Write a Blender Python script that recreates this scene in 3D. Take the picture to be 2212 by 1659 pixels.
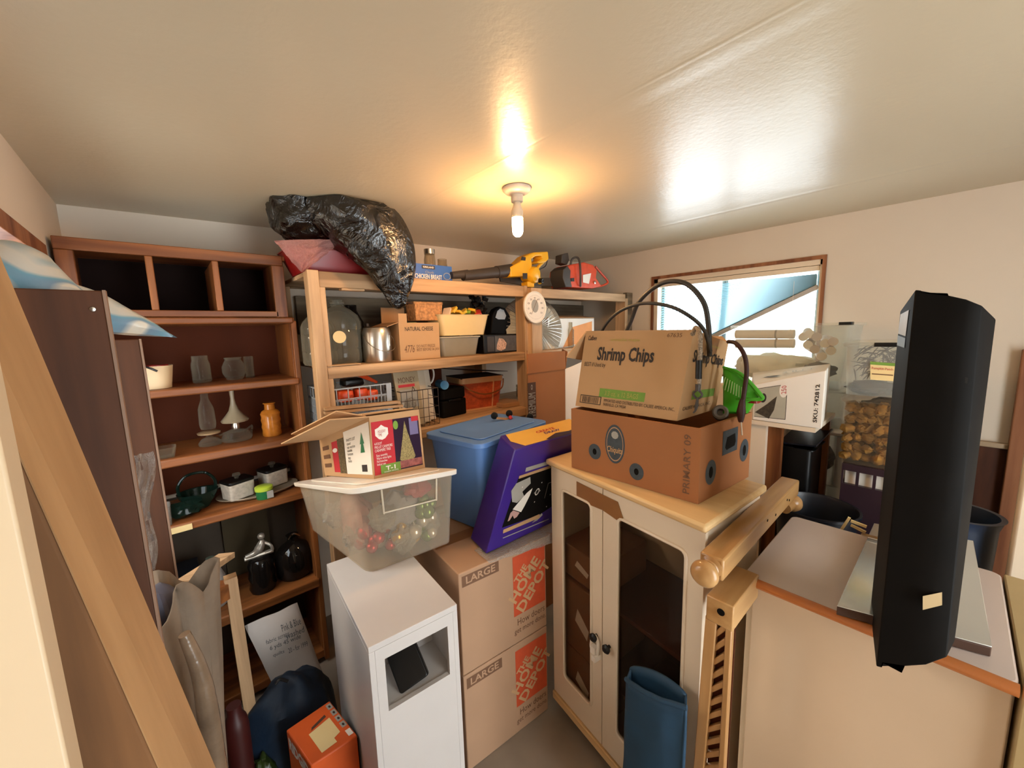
import bpy, math, random
from math import sin, cos, pi, radians, sqrt, atan2
from mathutils import Vector, Matrix, noise, geometry
C = bpy.context.scene.collection
for o in list(bpy.data.objects): bpy.data.objects.remove(o)
random.seed(7)
SC = bpy.context.scene

# ---------------------------------------------------------------- camera
FPX, CX, CY = 845.0, 1106.0, 829.5          # focal length and centre for the 2212x1659 frame
PIT, ROL, YAW, H = radians(7.79), radians(-1.59), radians(41.37), 1.65
Fw = Vector((sin(YAW)*cos(PIT), cos(YAW)*cos(PIT), -sin(PIT)))
_r = Vector((cos(YAW), -sin(YAW), 0)); _u = _r.cross(Fw)
Rt = _r*cos(ROL) + _u*sin(ROL); Up = _u*cos(ROL) - _r*sin(ROL)
cam = bpy.data.cameras.new('camera'); camo = bpy.data.objects.new('camera', cam); C.objects.link(camo)
cam.sensor_fit = 'HORIZONTAL'; cam.sensor_width = 36.0; cam.lens = 36.0*FPX/2212.0
cam.clip_start = 0.02; cam.clip_end = 100
camo.matrix_world = Matrix(((Rt.x, Up.x, -Fw.x, 0), (Rt.y, Up.y, -Fw.y, 0), (Rt.z, Up.z, -Fw.z, H), (0, 0, 0, 1)))
SC.camera = camo
# ---------------------------------------------------------------- view
vs = SC.view_settings; vs.view_transform = 'Standard'; vs.look = 'None'; vs.gamma = 1; vs.use_curve_mapping = False
vs.exposure = 0.22
# ---------------------------------------------------------------- sky and lights
wd = bpy.data.worlds.new('sky'); SC.world = wd; wd.use_nodes = True
bg = wd.node_tree.nodes['Background']; bg.inputs[0].default_value = (0.86, 0.95, 1.0, 1); bg.inputs[1].default_value = 8.0

def area(name, loc, target, sx, sy, power, col, portal=False):
    l = bpy.data.lights.new(name, 'AREA'); l.shape = 'RECTANGLE'; l.size = sx; l.size_y = sy; l.energy = power; l.color = col
    o = bpy.data.objects.new(name, l); C.objects.link(o); o.location = loc
    o.rotation_euler = (Vector(target)-Vector(loc)).to_track_quat('-Z', 'Y').to_euler()
    if portal: l.cycles.is_portal = True
    return o
area('window_portal', (3.07, 1.09, 1.66), (0, 1.09, 1.66), 1.04, 0.72, 1, (1, 1, 1), True)
# daylight from the open doorway behind the photographer, lamp light of the hall beside it
area('doorway_daylight', (0.9, -1.52, 1.15), (0.95, 1.5, 1.05), 0.9, 1.9, 7.5, (1.0, 0.84, 0.68))
area('side_room_lamp', (-1.0, 1.75, 2.1), (-0.6, 1.75, 1.4), 0.3, 0.3, 9, (1.0, 0.80, 0.58))

# ---------------------------------------------------------------- helpers
def ray(x, y): return Fw + Rt*((x-CX)/FPX) - Up*((y-CY)/FPX)
CAM = Vector((0, 0, H))
def fz(x, y, z): d = ray(x, y); return CAM + d*((z-H)/d.z)
def fx(x, y, X): d = ray(x, y); return CAM + d*(X/d.x)
def fy(x, y, Y): d = ray(x, y); return CAM + d*(Y/d.y)
def fv(x, y, p): d = ray(x, y); return CAM + d*((p[0]*d.x+p[1]*d.y)/(d.x**2+d.y**2))
def V(*a): return Vector(a)
def lin(h):
    if isinstance(h, str):
        h = h.lstrip('#'); c = [int(h[i:i+2], 16)/255 for i in (0, 2, 4)]
    else: c = h
    return tuple((v/12.92 if v <= .04045 else ((v+.055)/1.055)**2.4) for v in c) + (1,)

WM = {}
class MB:
    def __init__(s): s.v = []; s.f = []
    def add(s, vs, fs):
        k = len(s.v); s.v += [Vector(v) for v in vs]; s.f += [tuple(i+k for i in f) for f in fs]; return s
    def hexa(s, b, t):
        return s.add(list(b)+list(t), [(3,2,1,0),(4,5,6,7),(0,1,5,4),(1,2,6,5),(2,3,7,6),(3,0,4,7)])
    def box(s, c, d, rz=0, m=None):
        x, y, z = d[0]/2, d[1]/2, d[2]/2
        p = [V(a*x, b*y, cc*z) for cc in (-1, 1) for a, b in ((-1,-1),(1,-1),(1,1),(-1,1))]
        M = Matrix.Rotation(rz, 4, 'Z') if m is None else m
        p = [M @ q + Vector(c) for q in p]
        return s.hexa(p[:4], p[4:])
    def bx(s, x0, x1, y0, y1, z0, z1): return s.box(((x0+x1)/2, (y0+y1)/2, (z0+z1)/2), (x1-x0, y1-y0, z1-z0))
    def beam(s, p0, p1, w, h, up=(0, 0, 1)):      # square bar from p0 to p1
        p0, p1 = Vector(p0), Vector(p1); d = (p1-p0).normalized(); u = Vector(up) if abs(d.z) < .85 else V(-1, 0, 0); r = d.cross(u).normalized(); u = r.cross(d).normalized()
        q = lambda p: [p - r*w/2 - u*h/2, p + r*w/2 - u*h/2, p + r*w/2 + u*h/2, p - r*w/2 + u*h/2]
        return s.hexa(q(p0), q(p1))
    def slab(s, q, th):                            # quad with thickness away from its normal
        n = (q[1]-q[0]).cross(q[3]-q[0]).normalized()*th
        return s.hexa([p - n for p in q], list(q))
    def lathe(s, prof, c=(0,0,0), n=20, m=None, sx=1, sy=1, a0=0):
        M = m or Matrix.Identity(4); k = len(s.v); c = Vector(c)
        for r, z in prof:
            for i in range(n):
                a = a0 + 2*pi*i/n; s.v.append(M @ V(r*cos(a)*sx, r*sin(a)*sy, z) + c)
        for j in range(len(prof)-1):
            for i in range(n):
                a, b = k+j*n+i, k+j*n+(i+1) % n; s.f.append((a, b, b+n, a+n))
        if prof[0][0] > 1e-4: s.f.append(tuple(k+i for i in range(n))[::-1])
        if prof[-1][0] > 1e-4: s.f.append(tuple(k+(len(prof)-1)*n+i for i in range(n)))
        return s
    def cyl(s, p0, p1, r0, r1=None, n=16):
        p0, p1 = Vector(p0), Vector(p1); d = p1-p0
        return s.lathe([(r0, 0), (r0 if r1 is None else r1, d.length)], p0, n, d.to_track_quat('Z', 'Y').to_matrix().to_4x4())
    def tube(s, pts, r, n=8, sub=5, closed=False):
        P = [Vector(p) for p in pts]; R = r if isinstance(r, (list, tuple)) else [r]*len(P)
        if sub > 1:
            Q, RR = [], []; m = len(P)
            for i in range(m if closed else m-1):
                g = (lambda j: P[j % m]) if closed else (lambda j: P[max(0, min(m-1, j))])
                a, b, c, d = g(i-1), g(i), g(i+1), g(i+2)
                for k in range(sub):
                    t = k/sub; Q.append(.5*((2*b)+(c-a)*t+(2*a-5*b+4*c-d)*t*t+(-a+3*b-3*c+d)*t**3)); RR.append(R[i % m]*(1-t)+R[(i+1) % m]*t)
            if not closed: Q.append(P[-1]); RR.append(R[-1])
            P, R = Q, RR
        k = len(s.v); m = len(P); u = None
        for i, p in enumerate(P):
            t = ((P[(i+1) % m]-P[i-1]) if closed else (P[min(i+1, m-1)]-P[max(i-1, 0)])).normalized()
            if u is None: u = t.orthogonal().normalized()
            u = (u - t*u.dot(t)).normalized(); w = t.cross(u)
            for j in range(n): a = 2*pi*j/n; s.v.append(p+(u*cos(a)+w*sin(a))*R[i])
        for i in range(m if closed else m-1):
            for j in range(n):
                a, b = k+i*n+j, k+i*n+(j+1) % n; c, d = k+((i+1) % m)*n+j, k+((i+1) % m)*n+(j+1) % n
                s.f.append((a, b, d, c))
        if not closed:
            s.f.append(tuple(k+j for j in range(n))[::-1]); s.f.append(tuple(k+(m-1)*n+j for j in range(n)))
        return s
    def ball(s, c, r, n=16, amp=0, fr=3, seed=0, m=None, ridge=False, e=1.0):
        r = (r, r, r) if not isinstance(r, (tuple, list)) else r; k = len(s.v); h = n//2; M = m or Matrix.Identity(4); c = Vector(c)
        pw = lambda a: math.copysign(abs(a)**e, a)
        for j in range(h+1):
            th = pi*j/h
            for i in range(n):
                a = 2*pi*i/n; d = V(pw(sin(th))*pw(cos(a)), pw(sin(th))*pw(sin(a)), -pw(cos(th)))
                q = noise.noise(d*fr+V(seed, seed*.7, 3)) if amp else 0
                if ridge: q = 1-2*abs(q)*2
                kf = 1+amp*q; s.v.append(M @ V(d.x*r[0]*kf, d.y*r[1]*kf, d.z*r[2]*kf)+c)
        for j in range(h):
            for i in range(n):
                a, b = k+j*n+i, k+j*n+(i+1) % n; s.f.append((a, b, b+n, a+n))
        return s
    def grid(s, fn, nu, nv, cu=False):
        k = len(s.v)
        for j in range(nv+1):
            for i in range(nu+1): s.v.append(Vector(fn(i/nu, j/nv)))
        for j in range(nv):
            for i in range(nu):
                a = k+j*(nu+1)+i; s.f.append((a, a+1, a+nu+2, a+nu+1))
        return s
    def prism(s, pts, off):                        # planar outline (world points) extruded by vector off
        n = len(pts); off = Vector(off)
        return s.add([Vector(p) for p in pts]+[Vector(p)+off for p in pts],
                     [tuple(range(n))[::-1], tuple(range(n, 2*n))]+[(i, (i+1) % n, n+(i+1) % n, n+i) for i in range(n)])
    def tub(s, c, w, d, h, k=.88, th=.003, rz=0, r=.02, lip=0, m=None):   # open tapered tub, rounded corners
        M = m or Matrix.Rotation(rz, 4, 'Z'); c = Vector(c)
        def ring(sc, z, inset=0, ex=0):
            W, D = w/2*sc-inset+ex, d/2*sc-inset+ex; R = max(.002, min(r, W*.9, D*.9)); o = []
            for qx, qy, a0 in ((1,1,0),(-1,1,pi/2),(-1,-1,pi),(1,-1,3*pi/2)):
                for i in range(5):
                    a = a0+pi/2*i/4; o.append(M @ V(qx*(W-R)+R*cos(a), qy*(D-R)+R*sin(a), z)+c)
            return o
        rs = [ring(k, 0), ring(1, h-lip*.5) , ring(1, h-lip*.5, 0, lip), ring(1, h, 0, lip), ring(1, h, th), ring(k, th, th)]
        if not lip: rs = [ring(k, 0), ring(1, h), ring(1, h, th), ring(k, th, th)]
        kk = len(s.v); n = 20
        for q in rs: s.v += q
        for j in range(len(rs)-1):
            for i in range(n): a, b = kk+j*n+i, kk+j*n+(i+1) % n; s.f.append((a, b, b+n, a+n))
        s.f.append(tuple(kk+i for i in range(n))[::-1]); s.f.append(tuple(kk+(len(rs)-1)*n+i for i in range(n)))
        return s
    def rslab(s, c, w, d, h, r=.02, rz=0, m=None, k=1):  # rounded-corner solid slab
        M = m or Matrix.Rotation(rz, 4, 'Z'); c = Vector(c); kk = len(s.v)
        for z, sc in ((0, k), (h, 1)):
            for qx, qy, a0 in ((1,1,0),(-1,1,pi/2),(-1,-1,pi),(1,-1,3*pi/2)):
                for i in range(5):
                    a = a0+pi/2*i/4; s.v.append(M @ V(qx*(w/2*sc-r)+r*cos(a), qy*(d/2*sc-r)+r*sin(a), z)+c)
        for i in range(20): a, b = kk+i, kk+(i+1) % 20; s.f.append((a, b, b+20, a+20))
        s.f.append(tuple(kk+i for i in range(20))[::-1]); s.f.append(tuple(kk+20+i for i in range(20)))
        return s
    def build(s, name, mat, parent=None, loc=None, bevel=0, smooth=True, ang=38, sub=0, label=None):
        me = bpy.data.meshes.new(name)
        if parent is not None: M = WM[parent.name]; base = M
        else:
            base = Matrix.Translation(Vector(loc)) if loc is not None else Matrix.Identity(4)
        inv = base.inverted(); me.from_pydata([inv @ v for v in s.v], [], s.f); me.validate()
        import bmesh
        bm = bmesh.new(); bm.from_mesh(me); bmesh.ops.remove_doubles(bm, verts=bm.verts, dist=1e-5)
        bmesh.ops.recalc_face_normals(bm, faces=bm.faces); bm.to_mesh(me); bm.free()
        if smooth:
            me.polygons.foreach_set('use_smooth', [True]*len(me.polygons)); me.set_sharp_from_angle(angle=radians(ang))
        me.materials.append(mat)
        o = bpy.data.objects.new(name, me); C.objects.link(o)
        if parent is not None: o.parent = parent; WM[o.name] = base
        else: o.matrix_world = base; WM[o.name] = base
        if bevel: b = o.modifiers.new('bevel', 'BEVEL'); b.width = bevel; b.segments = 2; b.limit_method = 'ANGLE'; b.angle_limit = radians(40)
        if sub: b = o.modifiers.new('subdiv', 'SUBSURF'); b.levels = sub; b.render_levels = sub
        if label: o['label'] = label
        return o

def tag(o, label, cat, group=None, kind=None):
    o['label'] = label; o['category'] = cat
    if group: o['group'] = group
    if kind: o['kind'] = kind
    return o
def thing(name, label, cat, loc, group=None):
    o = bpy.data.objects.new(name, None); C.objects.link(o); o.empty_display_size = .05
    o.location = loc; WM[o.name] = Matrix.Translation(Vector(loc)); return tag(o, label, cat, group)
def struct(o): o['kind'] = 'structure'; return o
def dup(root, delta, label, group=None):
    r = root.copy(); C.objects.link(r); r.location = root.location + Vector(delta); r['label'] = label
    if group: r['group'] = group
    for ch in list(root.children):
        c = ch.copy(); C.objects.link(c); c.parent = r
        for g in ch.children: d = g.copy(); C.objects.link(d); d.parent = c
    return r

# flat print on a face: q = (bottom-left, bottom-right, top-right, top-left) seen from outside
def qn(q): return (q[1]-q[0]).cross(q[3]-q[0]).normalized()
def qp(q, u, v, off=.0008):
    a = q[0].lerp(q[1], u); b = q[3].lerp(q[2], u); return a.lerp(b, v)+qn(q)*off
def patch(parent, name, q, pts, mat, off=.0008, label=None):
    if len(pts) == 4 and not isinstance(pts[0], tuple): u0, v0, u1, v1 = pts; pts = [(u0,v0),(u1,v0),(u1,v1),(u0,v1)]
    m = MB(); m.add([qp(q, u, v, off) for u, v in pts], [tuple(range(len(pts)))])
    return m.build(name, mat, parent, smooth=False, label=label)
def disc(parent, name, q, u, v, ru, rv, mat, off=.0008, n=24, a0=0, a1=2*pi, label=None):
    return patch(parent, name, q, [(u+ru*cos(a0+(a1-a0)*i/n), v+rv*sin(a0+(a1-a0)*i/n)) for i in range(n)], mat, off, label)
def rings(parent, name, q, u, v, ru, rv, k, mat, off=.0010, n=28):
    m = MB()
    for i in range(n):
        a, b = 2*pi*i/n, 2*pi*(i+1)/n
        m.add([qp(q, u+ru*cos(a), v+rv*sin(a), off), qp(q, u+ru*cos(b), v+rv*sin(b), off), qp(q, u+k*ru*cos(b), v+k*rv*sin(b), off), qp(q, u+k*ru*cos(a), v+k*rv*sin(a), off)], [(0,1,2,3)])
    return m.build(name, mat, parent, smooth=False)
def lines(parent, name, q, segs, w, mat, off=.0010):
    m = MB(); su = (q[1]-q[0]).length; sv = (q[3]-q[0]).length
    for a, b in segs:
        d = V((b[0]-a[0])*su, (b[1]-a[1])*sv); L = d.length or 1e-6; nx, ny = -d[1]/L*w/2/su, d[0]/L*w/2/sv
        m.add([qp(q, a[0]-nx, a[1]-ny, off), qp(q, b[0]-nx, b[1]-ny, off), qp(q, b[0]+nx, b[1]+ny, off), qp(q, a[0]+nx, a[1]+ny, off)], [(0,1,2,3)])
    return m.build(name, mat, parent, smooth=False)
_tc = {}
def text(parent, q, s, box, mat, rot=0, bold=0, off=.0012, name='lettering', shear=0):
    key = (s, bold, shear)
    if key not in _tc:
        cu = bpy.data.curves.new('lettering', 'FONT'); cu.body = s; cu.size = 1; cu.offset = bold; cu.resolution_u = 2; cu.shear = shear; cu.space_line = .9
        t = bpy.data.objects.new('t', cu); C.objects.link(t); dg = bpy.context.evaluated_depsgraph_get(); me = bpy.data.meshes.new_from_object(t.evaluated_get(dg))
        _tc[key] = ([v.co.copy() for v in me.vertices], [tuple(p.vertices) for p in me.polygons]); bpy.data.objects.remove(t); bpy.data.meshes.remove(me)
    vs_, fs_ = _tc[key]; x0 = min(v.x for v in vs_); x1 = max(v.x for v in vs_); y0 = min(v.y for v in vs_); y1 = max(v.y for v in vs_)
    u0, v0, u1, v1 = box; out = []
    for v in vs_:
        a, b = (v.x-x0)/(x1-x0), (v.y-y0)/(y1-y0)
        if rot == 90: a, b = 1-b, a
        if rot == -90: a, b = b, 1-a
        if rot == 180: a, b = 1-a, 1-b
        out.append(qp(q, u0+a*(u1-u0), v0+b*(v1-v0), off))
    return MB().add(out, fs_).build(name, mat, parent, smooth=False)

def uvpx(q, x, y):            # where a sight line meets a printed face, in face coordinates
    d = ray(x, y); n = qn(q); p = CAM+d*((q[0]-CAM).dot(n)/d.dot(n)); u = v = .5
    for _ in range(12):
        a, b = q[0].lerp(q[1], u), q[3].lerp(q[2], u); g = a.lerp(b, v); e = p-g; du = (q[1]-q[0]).lerp(q[2]-q[3], v); dv = b-a
        A, B, Cc = du.dot(du), du.dot(dv), dv.dot(dv); D = A*Cc-B*B; r, s = e.dot(du), e.dot(dv); u += (r*Cc-s*B)/D; v += (s*A-r*B)/D
    return (u, v)
def textrot(parent, q, s, uv, size, ang, mat, bold=0, off=.0012, name='lettering'):   # lettering turned by ang degrees, size in metres
    o = text(parent, q, s, (0, 0, 1, 1), mat, bold=bold)
    vs_, fs_ = _tc[(s, bold, 0)]; bpy.data.objects.remove(o); x0 = min(v.x for v in vs_); x1 = max(v.x for v in vs_); y0 = min(v.y for v in vs_); y1 = max(v.y for v in vs_)
    ux = (q[1]-q[0]).normalized(); n = qn(q); uy = n.cross(ux); c = qp(q, *uv, off); a = radians(ang); k = size/(y1-y0)
    out = []
    for v in vs_:
        x, y = (v.x-(x0+x1)/2)*k, (v.y-(y0+y1)/2)*k; out.append(c+ux*(x*cos(a)-y*sin(a))+uy*(x*sin(a)+y*cos(a)))
    return MB().add(out, fs_).build(name, mat, parent, smooth=False)
# ---------------------------------------------------------------- materials
def nt(name):
    m = bpy.data.materials.new(name); m.use_nodes = True; t = m.node_tree; return m, t, t.nodes['Principled BSDF'], t.nodes, t.links
def bump(t, strength, scale, dist=.002, kind='noise', coord=None, detail=4):
    N, L = t.nodes, t.links; b = N.new('ShaderNodeBump'); b.inputs['Strength'].default_value = strength; b.inputs['Distance'].default_value = dist
    if kind == 'noise': x = N.new('ShaderNodeTexNoise'); x.inputs['Detail'].default_value = detail; out = x.outputs['Fac']
    else: x = N.new('ShaderNodeTexVoronoi'); x.feature = 'DISTANCE_TO_EDGE' if kind == 'edge' else 'F1'; out = x.outputs['Distance']
    x.inputs['Scale'].default_value = scale
    if coord: L.new(coord, x.inputs['Vector'])
    L.new(out, b.inputs['Height']); return b
def mk(name, col, rough=.6, metal=0, var=.08, scale=9, bmp=0, bs=60, bd=.002, coat=0, bkind='noise', spec=.5):
    m, t, p, N, L = nt(name); c = lin(col)
    tc = N.new('ShaderNodeTexCoord')
    if var:
        n = N.new('ShaderNodeTexNoise'); n.inputs['Scale'].default_value = scale; n.inputs['Detail'].default_value = 5; L.new(tc.outputs['Object'], n.inputs['Vector'])
        r = N.new('ShaderNodeValToRGB'); r.color_ramp.elements[0].position = .3; r.color_ramp.elements[1].position = .7
        r.color_ramp.elements[0].color = tuple(v*(1-var) for v in c[:3])+(1,); r.color_ramp.elements[1].color = tuple(min(1, v*(1+var)) for v in c[:3])+(1,)
        L.new(n.outputs['Fac'], r.inputs['Fac']); L.new(r.outputs['Color'], p.inputs['Base Color'])
    else: p.inputs['Base Color'].default_value = c
    p.inputs['Roughness'].default_value = rough; p.inputs['Metallic'].default_value = metal; p.inputs['Specular IOR Level'].default_value = spec
    if coat: p.inputs['Coat Weight'].default_value = coat; p.inputs['Coat Roughness'].default_value = .1
    if bmp: b = bump(t, bmp, bs, bd, bkind, tc.outputs['Object']); L.new(b.outputs['Normal'], p.inputs['Normal'])
    return m
def wood(name, c0, c1, axis='X', rough=.6, sc=14, bmp=.25, stretch=.07, dist=1.5, coat=0):
    m, t, p, N, L = nt(name); tc = N.new('ShaderNodeTexCoord'); mp = N.new('ShaderNodeMapping')
    s = [1, 1, 1]; s['XYZ'.index(axis)] = stretch; mp.inputs['Scale'].default_value = s; L.new(tc.outputs['Object'], mp.inputs['Vector'])
    n1 = N.new('ShaderNodeTexNoise'); n1.inputs['Scale'].default_value = sc; n1.inputs['Detail'].default_value = 8; n1.inputs['Distortion'].default_value = dist; L.new(mp.outputs[0], n1.inputs['Vector'])
    n2 = N.new('ShaderNodeTexNoise'); n2.inputs['Scale'].default_value = sc*6; n2.inputs['Detail'].default_value = 4; L.new(mp.outputs[0], n2.inputs['Vector'])
    mx = N.new('ShaderNodeMath'); mx.operation = 'MULTIPLY_ADD'; mx.inputs[1].default_value = .35; L.new(n2.outputs['Fac'], mx.inputs[0]); L.new(n1.outputs['Fac'], mx.inputs[2])
    r = N.new('ShaderNodeValToRGB'); r.color_ramp.elements[0].position = .50; r.color_ramp.elements[1].position = .82
    r.color_ramp.elements[0].color = lin(c0); r.color_ramp.elements[1].color = lin(c1); L.new(mx.outputs[0], r.inputs['Fac']); L.new(r.outputs['Color'], p.inputs['Base Color'])
    b = N.new('ShaderNodeBump'); b.inputs['Strength'].default_value = bmp; b.inputs['Distance'].default_value = .002; L.new(mx.outputs[0], b.inputs['Height']); L.new(b.outputs['Normal'], p.inputs['Normal'])
    p.inputs['Roughness'].default_value = rough; p.inputs['Specular IOR Level'].default_value = .3
    if coat: p.inputs['Coat Weight'].default_value = coat; p.inputs['Coat Roughness'].default_value = .15
    return m
def clear(name, tint, lo=.12, hi=.8, rough=.08, col=None, bmp=0, bs=20, bd=.004, blend=.35, metal=0):
    m, t, p, N, L = nt(name); tr = N.new('ShaderNodeBsdfTransparent'); tr.inputs[0].default_value = lin(tint); p.inputs['Base Color'].default_value = lin(col or tint)
    p.inputs['Roughness'].default_value = rough; p.inputs['Metallic'].default_value = metal
    lw = N.new('ShaderNodeLayerWeight'); lw.inputs[0].default_value = blend; mr = N.new('ShaderNodeMapRange'); mr.inputs[3].default_value = lo; mr.inputs[4].default_value = hi
    L.new(lw.outputs['Facing'], mr.inputs[0]); ms = N.new('ShaderNodeMixShader'); L.new(mr.outputs[0], ms.inputs[0]); L.new(tr.outputs[0], ms.inputs[1]); L.new(p.outputs[0], ms.inputs[2])
    L.new(ms.outputs[0], N['Material Output'].inputs['Surface'])
    if bmp:
        b = bump(t, bmp, bs, bd, 'noise'); L.new(b.outputs['Normal'], p.inputs['Normal']); L.new(b.outputs['Normal'], lw.inputs['Normal'])
    return m
def emit(name, col, s):
    m, t, p, N, L = nt(name); e = N.new('ShaderNodeEmission'); e.inputs[0].default_value = lin(col); e.inputs[1].default_value = s; L.new(e.outputs[0], N['Material Output'].inputs['Surface']); return m

M = {}
M['wall'] = mk('wall_paint', 'd6c7b4', .62, var=.03, scale=2, bmp=.12, bs=120)
M['floor'] = mk('floor_concrete', '8f8172', .75, var=.12, scale=6, bmp=.2, bs=40)
for ax in 'XYZ':
    M['pine'+ax] = wood('raw_pine_'+ax, '907050', 'cfa980', ax, .62, 7, .3)
    M['stain'+ax] = wood('stained_wood_'+ax, '582f18', '93592e', ax, .42, 8, .12)
M['oldpine'] = wood('weathered_board', '55483a', '8a7a64', 'X', .8, 6, .3)
M['cab_in'] = mk('cabinet_dark', '4a200d', .8, var=.15, scale=4, spec=.15)
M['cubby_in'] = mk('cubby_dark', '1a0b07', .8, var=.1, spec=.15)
M['beam'] = wood('rough_beam', '523620', '7c5634', 'Z', .8, 5, .5, .12, 2.5)
M['beamface'] = wood('lit_beam_face', '96704a', 'bc9468', 'Z', .7, 5, .3, .1)  # paler copy of the beam wood for its bulb-lit face
M['mahog'] = wood('dark_mahogany', '3e2210', '643a20', 'Z', .6, 5, .1, .1)
M['edge'] = mk('board_edge', '8a6a54', .5)
M['cream'] = mk('cream_paint', 'd2bb9a', .42, var=.03, scale=3)
M['creamw'] = mk('white_cabinet_paint', 'dccab2', .38, var=.03, scale=5)
M['cream2'] = mk('tan_cabinet_paint', 'cfb598', .45, var=.04, scale=3)
M['birch'] = wood('birch_top', 'c79f6c', 'e0c08e', 'Y', .35, 5, .08)
M['bedwood'] = wood('bed_pine', '9c7040', 'c69c68', 'X', .3, 5, .1, .1, 1.0, .3)
M['bedwoodz'] = wood('bed_pine_upright', '966a3c', 'bd9160', 'Z', .3, 5, .1, .1, 1.0, .3)
M['orangewood'] = wood('orange_edge_wood', 'a85e2c', 'c97c42', 'Y', .25, 6, .05, .08, 1, .4)
M['laminate'] = mk('pink_laminate', 'c8b6ac', .22, var=.04, scale=4)
M['whitelam'] = mk('white_laminate', 'c6c0bc', .4, var=.02)
M['cardboard'] = mk('cardboard', 'a67c54', .8, var=.06, scale=5, bmp=.1, bs=90)
M['cardboard_l'] = mk('light_cardboard', 'b99268', .85, var=.05, scale=5, bmp=.1, bs=90)
M['cardboard_o'] = mk('orange_cardboard', '9c643a', .85, var=.06, scale=5, bmp=.1, bs=90)
M['cardboard_g'] = mk('grey_cardboard', 'ab8668', .8, var=.05, scale=5, bmp=.1, bs=90)
M['cardboard_in'] = mk('carton_inside', 'a87f55', .85, var=.06)
M['cardedge'] = mk('corrugated_edge', 'd2ae80', .9, var=.25, scale=90)
M['white'] = mk('white_paper', 'e4ddd2', .6, var=.02)
M['whitepl'] = mk('white_plastic', 'e6ddd0', .35, var=.02)
M['black'] = mk('black_plastic', '0a0909', .4, var=.1, spec=.35)
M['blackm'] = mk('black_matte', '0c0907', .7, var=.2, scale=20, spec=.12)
M['ink'] = mk('black_ink', '2a211c', .7, var=0)
M['inkblue'] = mk('slate_ink', '3a4248', .7, var=.15, scale=60)
M['inkgreen'] = mk('green_ink', '6f9438', .7, var=.08, scale=50)
M['inkgold'] = mk('pale_green_ink', 'a8a04e', .7, var=0)
M['inkred'] = mk('red_ink', 'b3202a', .6, var=.06)
M['inkorange'] = mk('orange_ink', 'c24a22', .7, var=.08, scale=30)
M['inkbrown'] = mk('brown_ink', '6b4a32', .7, var=.1)
M['bluetote'] = mk('blue_tote_plastic', '5c86c4', .42, var=.05, scale=3, bmp=.05)
M['purple'] = mk('purple_box_card', '38207c', .32, var=.08, scale=5)
M['purpled'] = mk('dark_purple_print', '26142c', .35, var=.1)
M['violet'] = mk('violet_edge_card', '6a58a4', .4, var=.06)
M['yellow'] = mk('yellow_print', 'e3b24c', .4, var=.05)
M['navy'] = mk('navy_nylon', '11364f', .7, var=.15, scale=12, bmp=.3, bs=30, bd=.004)
M['navy2'] = mk('dark_blue_nylon', '0d2338', .6, var=.2, scale=12, bmp=.4, bs=20, bd=.006)
M['navyd'] = mk('dark_navy_plastic', '0c1320', .35, var=.1)
M['steel'] = mk('aluminium', 'c8c2b8', .28, 1, .05)
M['chrome'] = mk('chrome', 'd6d2cc', .12, 1, 0)
M['glass'] = clear('clear_glass', 'f0ece4', .035, .5, .05, 'a09684')
M['glassg'] = clear('green_glass', '4a6a58', .35, .9, .05, '1c3028')
M['glassd'] = clear('smoky_carboy_glass', 'c4beae', .3, .85, .08, '8c8676')
M['glassb'] = clear('dark_glass', '3a3430', .6, .95, .06, '1e1a18')
M['pane'] = clear('cabinet_pane', 'efe8e0', .05, .35, .05, '40362c')
M['clearpl'] = clear('clear_tote_plastic', 'f8f8f4', .11, .5, .2, 'ecebe6', .15, 12)
M['frost'] = clear('frosted_tote_plastic', 'f4eee4', .055, .45, .16, 'e6dccb', .15, 12)
M['clear2'] = clear('thin_clear_tote_plastic', 'fbf8f4', .03, .3, .15, 'c8b8a0')
M['film'] = clear('clear_film', 'ece8e0', .18, .75, .12, 'd8d4ce', .9, 25, .01)
M['pinkfilm'] = clear('pink_plastic_bag', 'e8b0a8', .45, .95, .2, 'dca098', 1.0, 14, .015)
M['red'] = mk('red_plastic', '8a1414', .32, var=.05)
M['green'] = mk('bright_green_plastic', '4fb52c', .35, var=.05)
M['darkgreen'] = mk('dark_green_plastic', '1d6a3a', .35)
M['lime'] = mk('lime_plastic', 'b2c83c', .35)
M['orange'] = mk('orange_card', 'd0561c', .5, var=.08, scale=14, bmp=.2, bs=25, bd=.004)
M['orangepl'] = mk('orange_plastic', 'dc4c1e', .4)
M['yellowpl'] = mk('yellow_plastic', 'e5aa1c', .35, var=.04)
M['sawred'] = mk('saw_orange_red', 'd04a2a', .4, var=.12, scale=25)
M['dkgrey'] = mk('dark_grey_plastic', '3a332e', .45, var=.12, scale=20)
M['grey'] = mk('grey_plastic', '9aa0a6', .45, var=.06)
M['creampl'] = mk('cream_plastic', 'e6cb92', .38, var=.03)
M['wicker'] = mk('wicker', 'bc8450', .7, var=.35, scale=60, bmp=.8, bs=70, bd=.006, bkind='vor')
M['redwicker'] = mk('red_wicker', 'b04a26', .5, var=.25, scale=50, bmp=.5, bs=60, bd=.004)
M['filebox'] = mk('file_box_card', '80583c', .7, var=.08)
M['brown'] = mk('brown_card', '4a2f20', .7, var=.1)
M['tape'] = mk('brown_parcel_tape', '8a5c30', .28, var=.08)
M['cork'] = mk('golden_brown_cones', '8c6222', .8, var=.45, scale=25)
M['twig'] = mk('grey_twigs', '55504c', .8, var=.2)
M['paper'] = mk('paper_roll', 'eadfce', .7, var=.05)
M['paneling'] = wood('dark_wall_panel', '3a1c0e', '5e331c', 'Z', .5, 6, .1)
M['trimw'] = wood('brown_trim_wood', '6a3a22', '9c6644', 'Z', .5, 6, .1)
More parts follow.
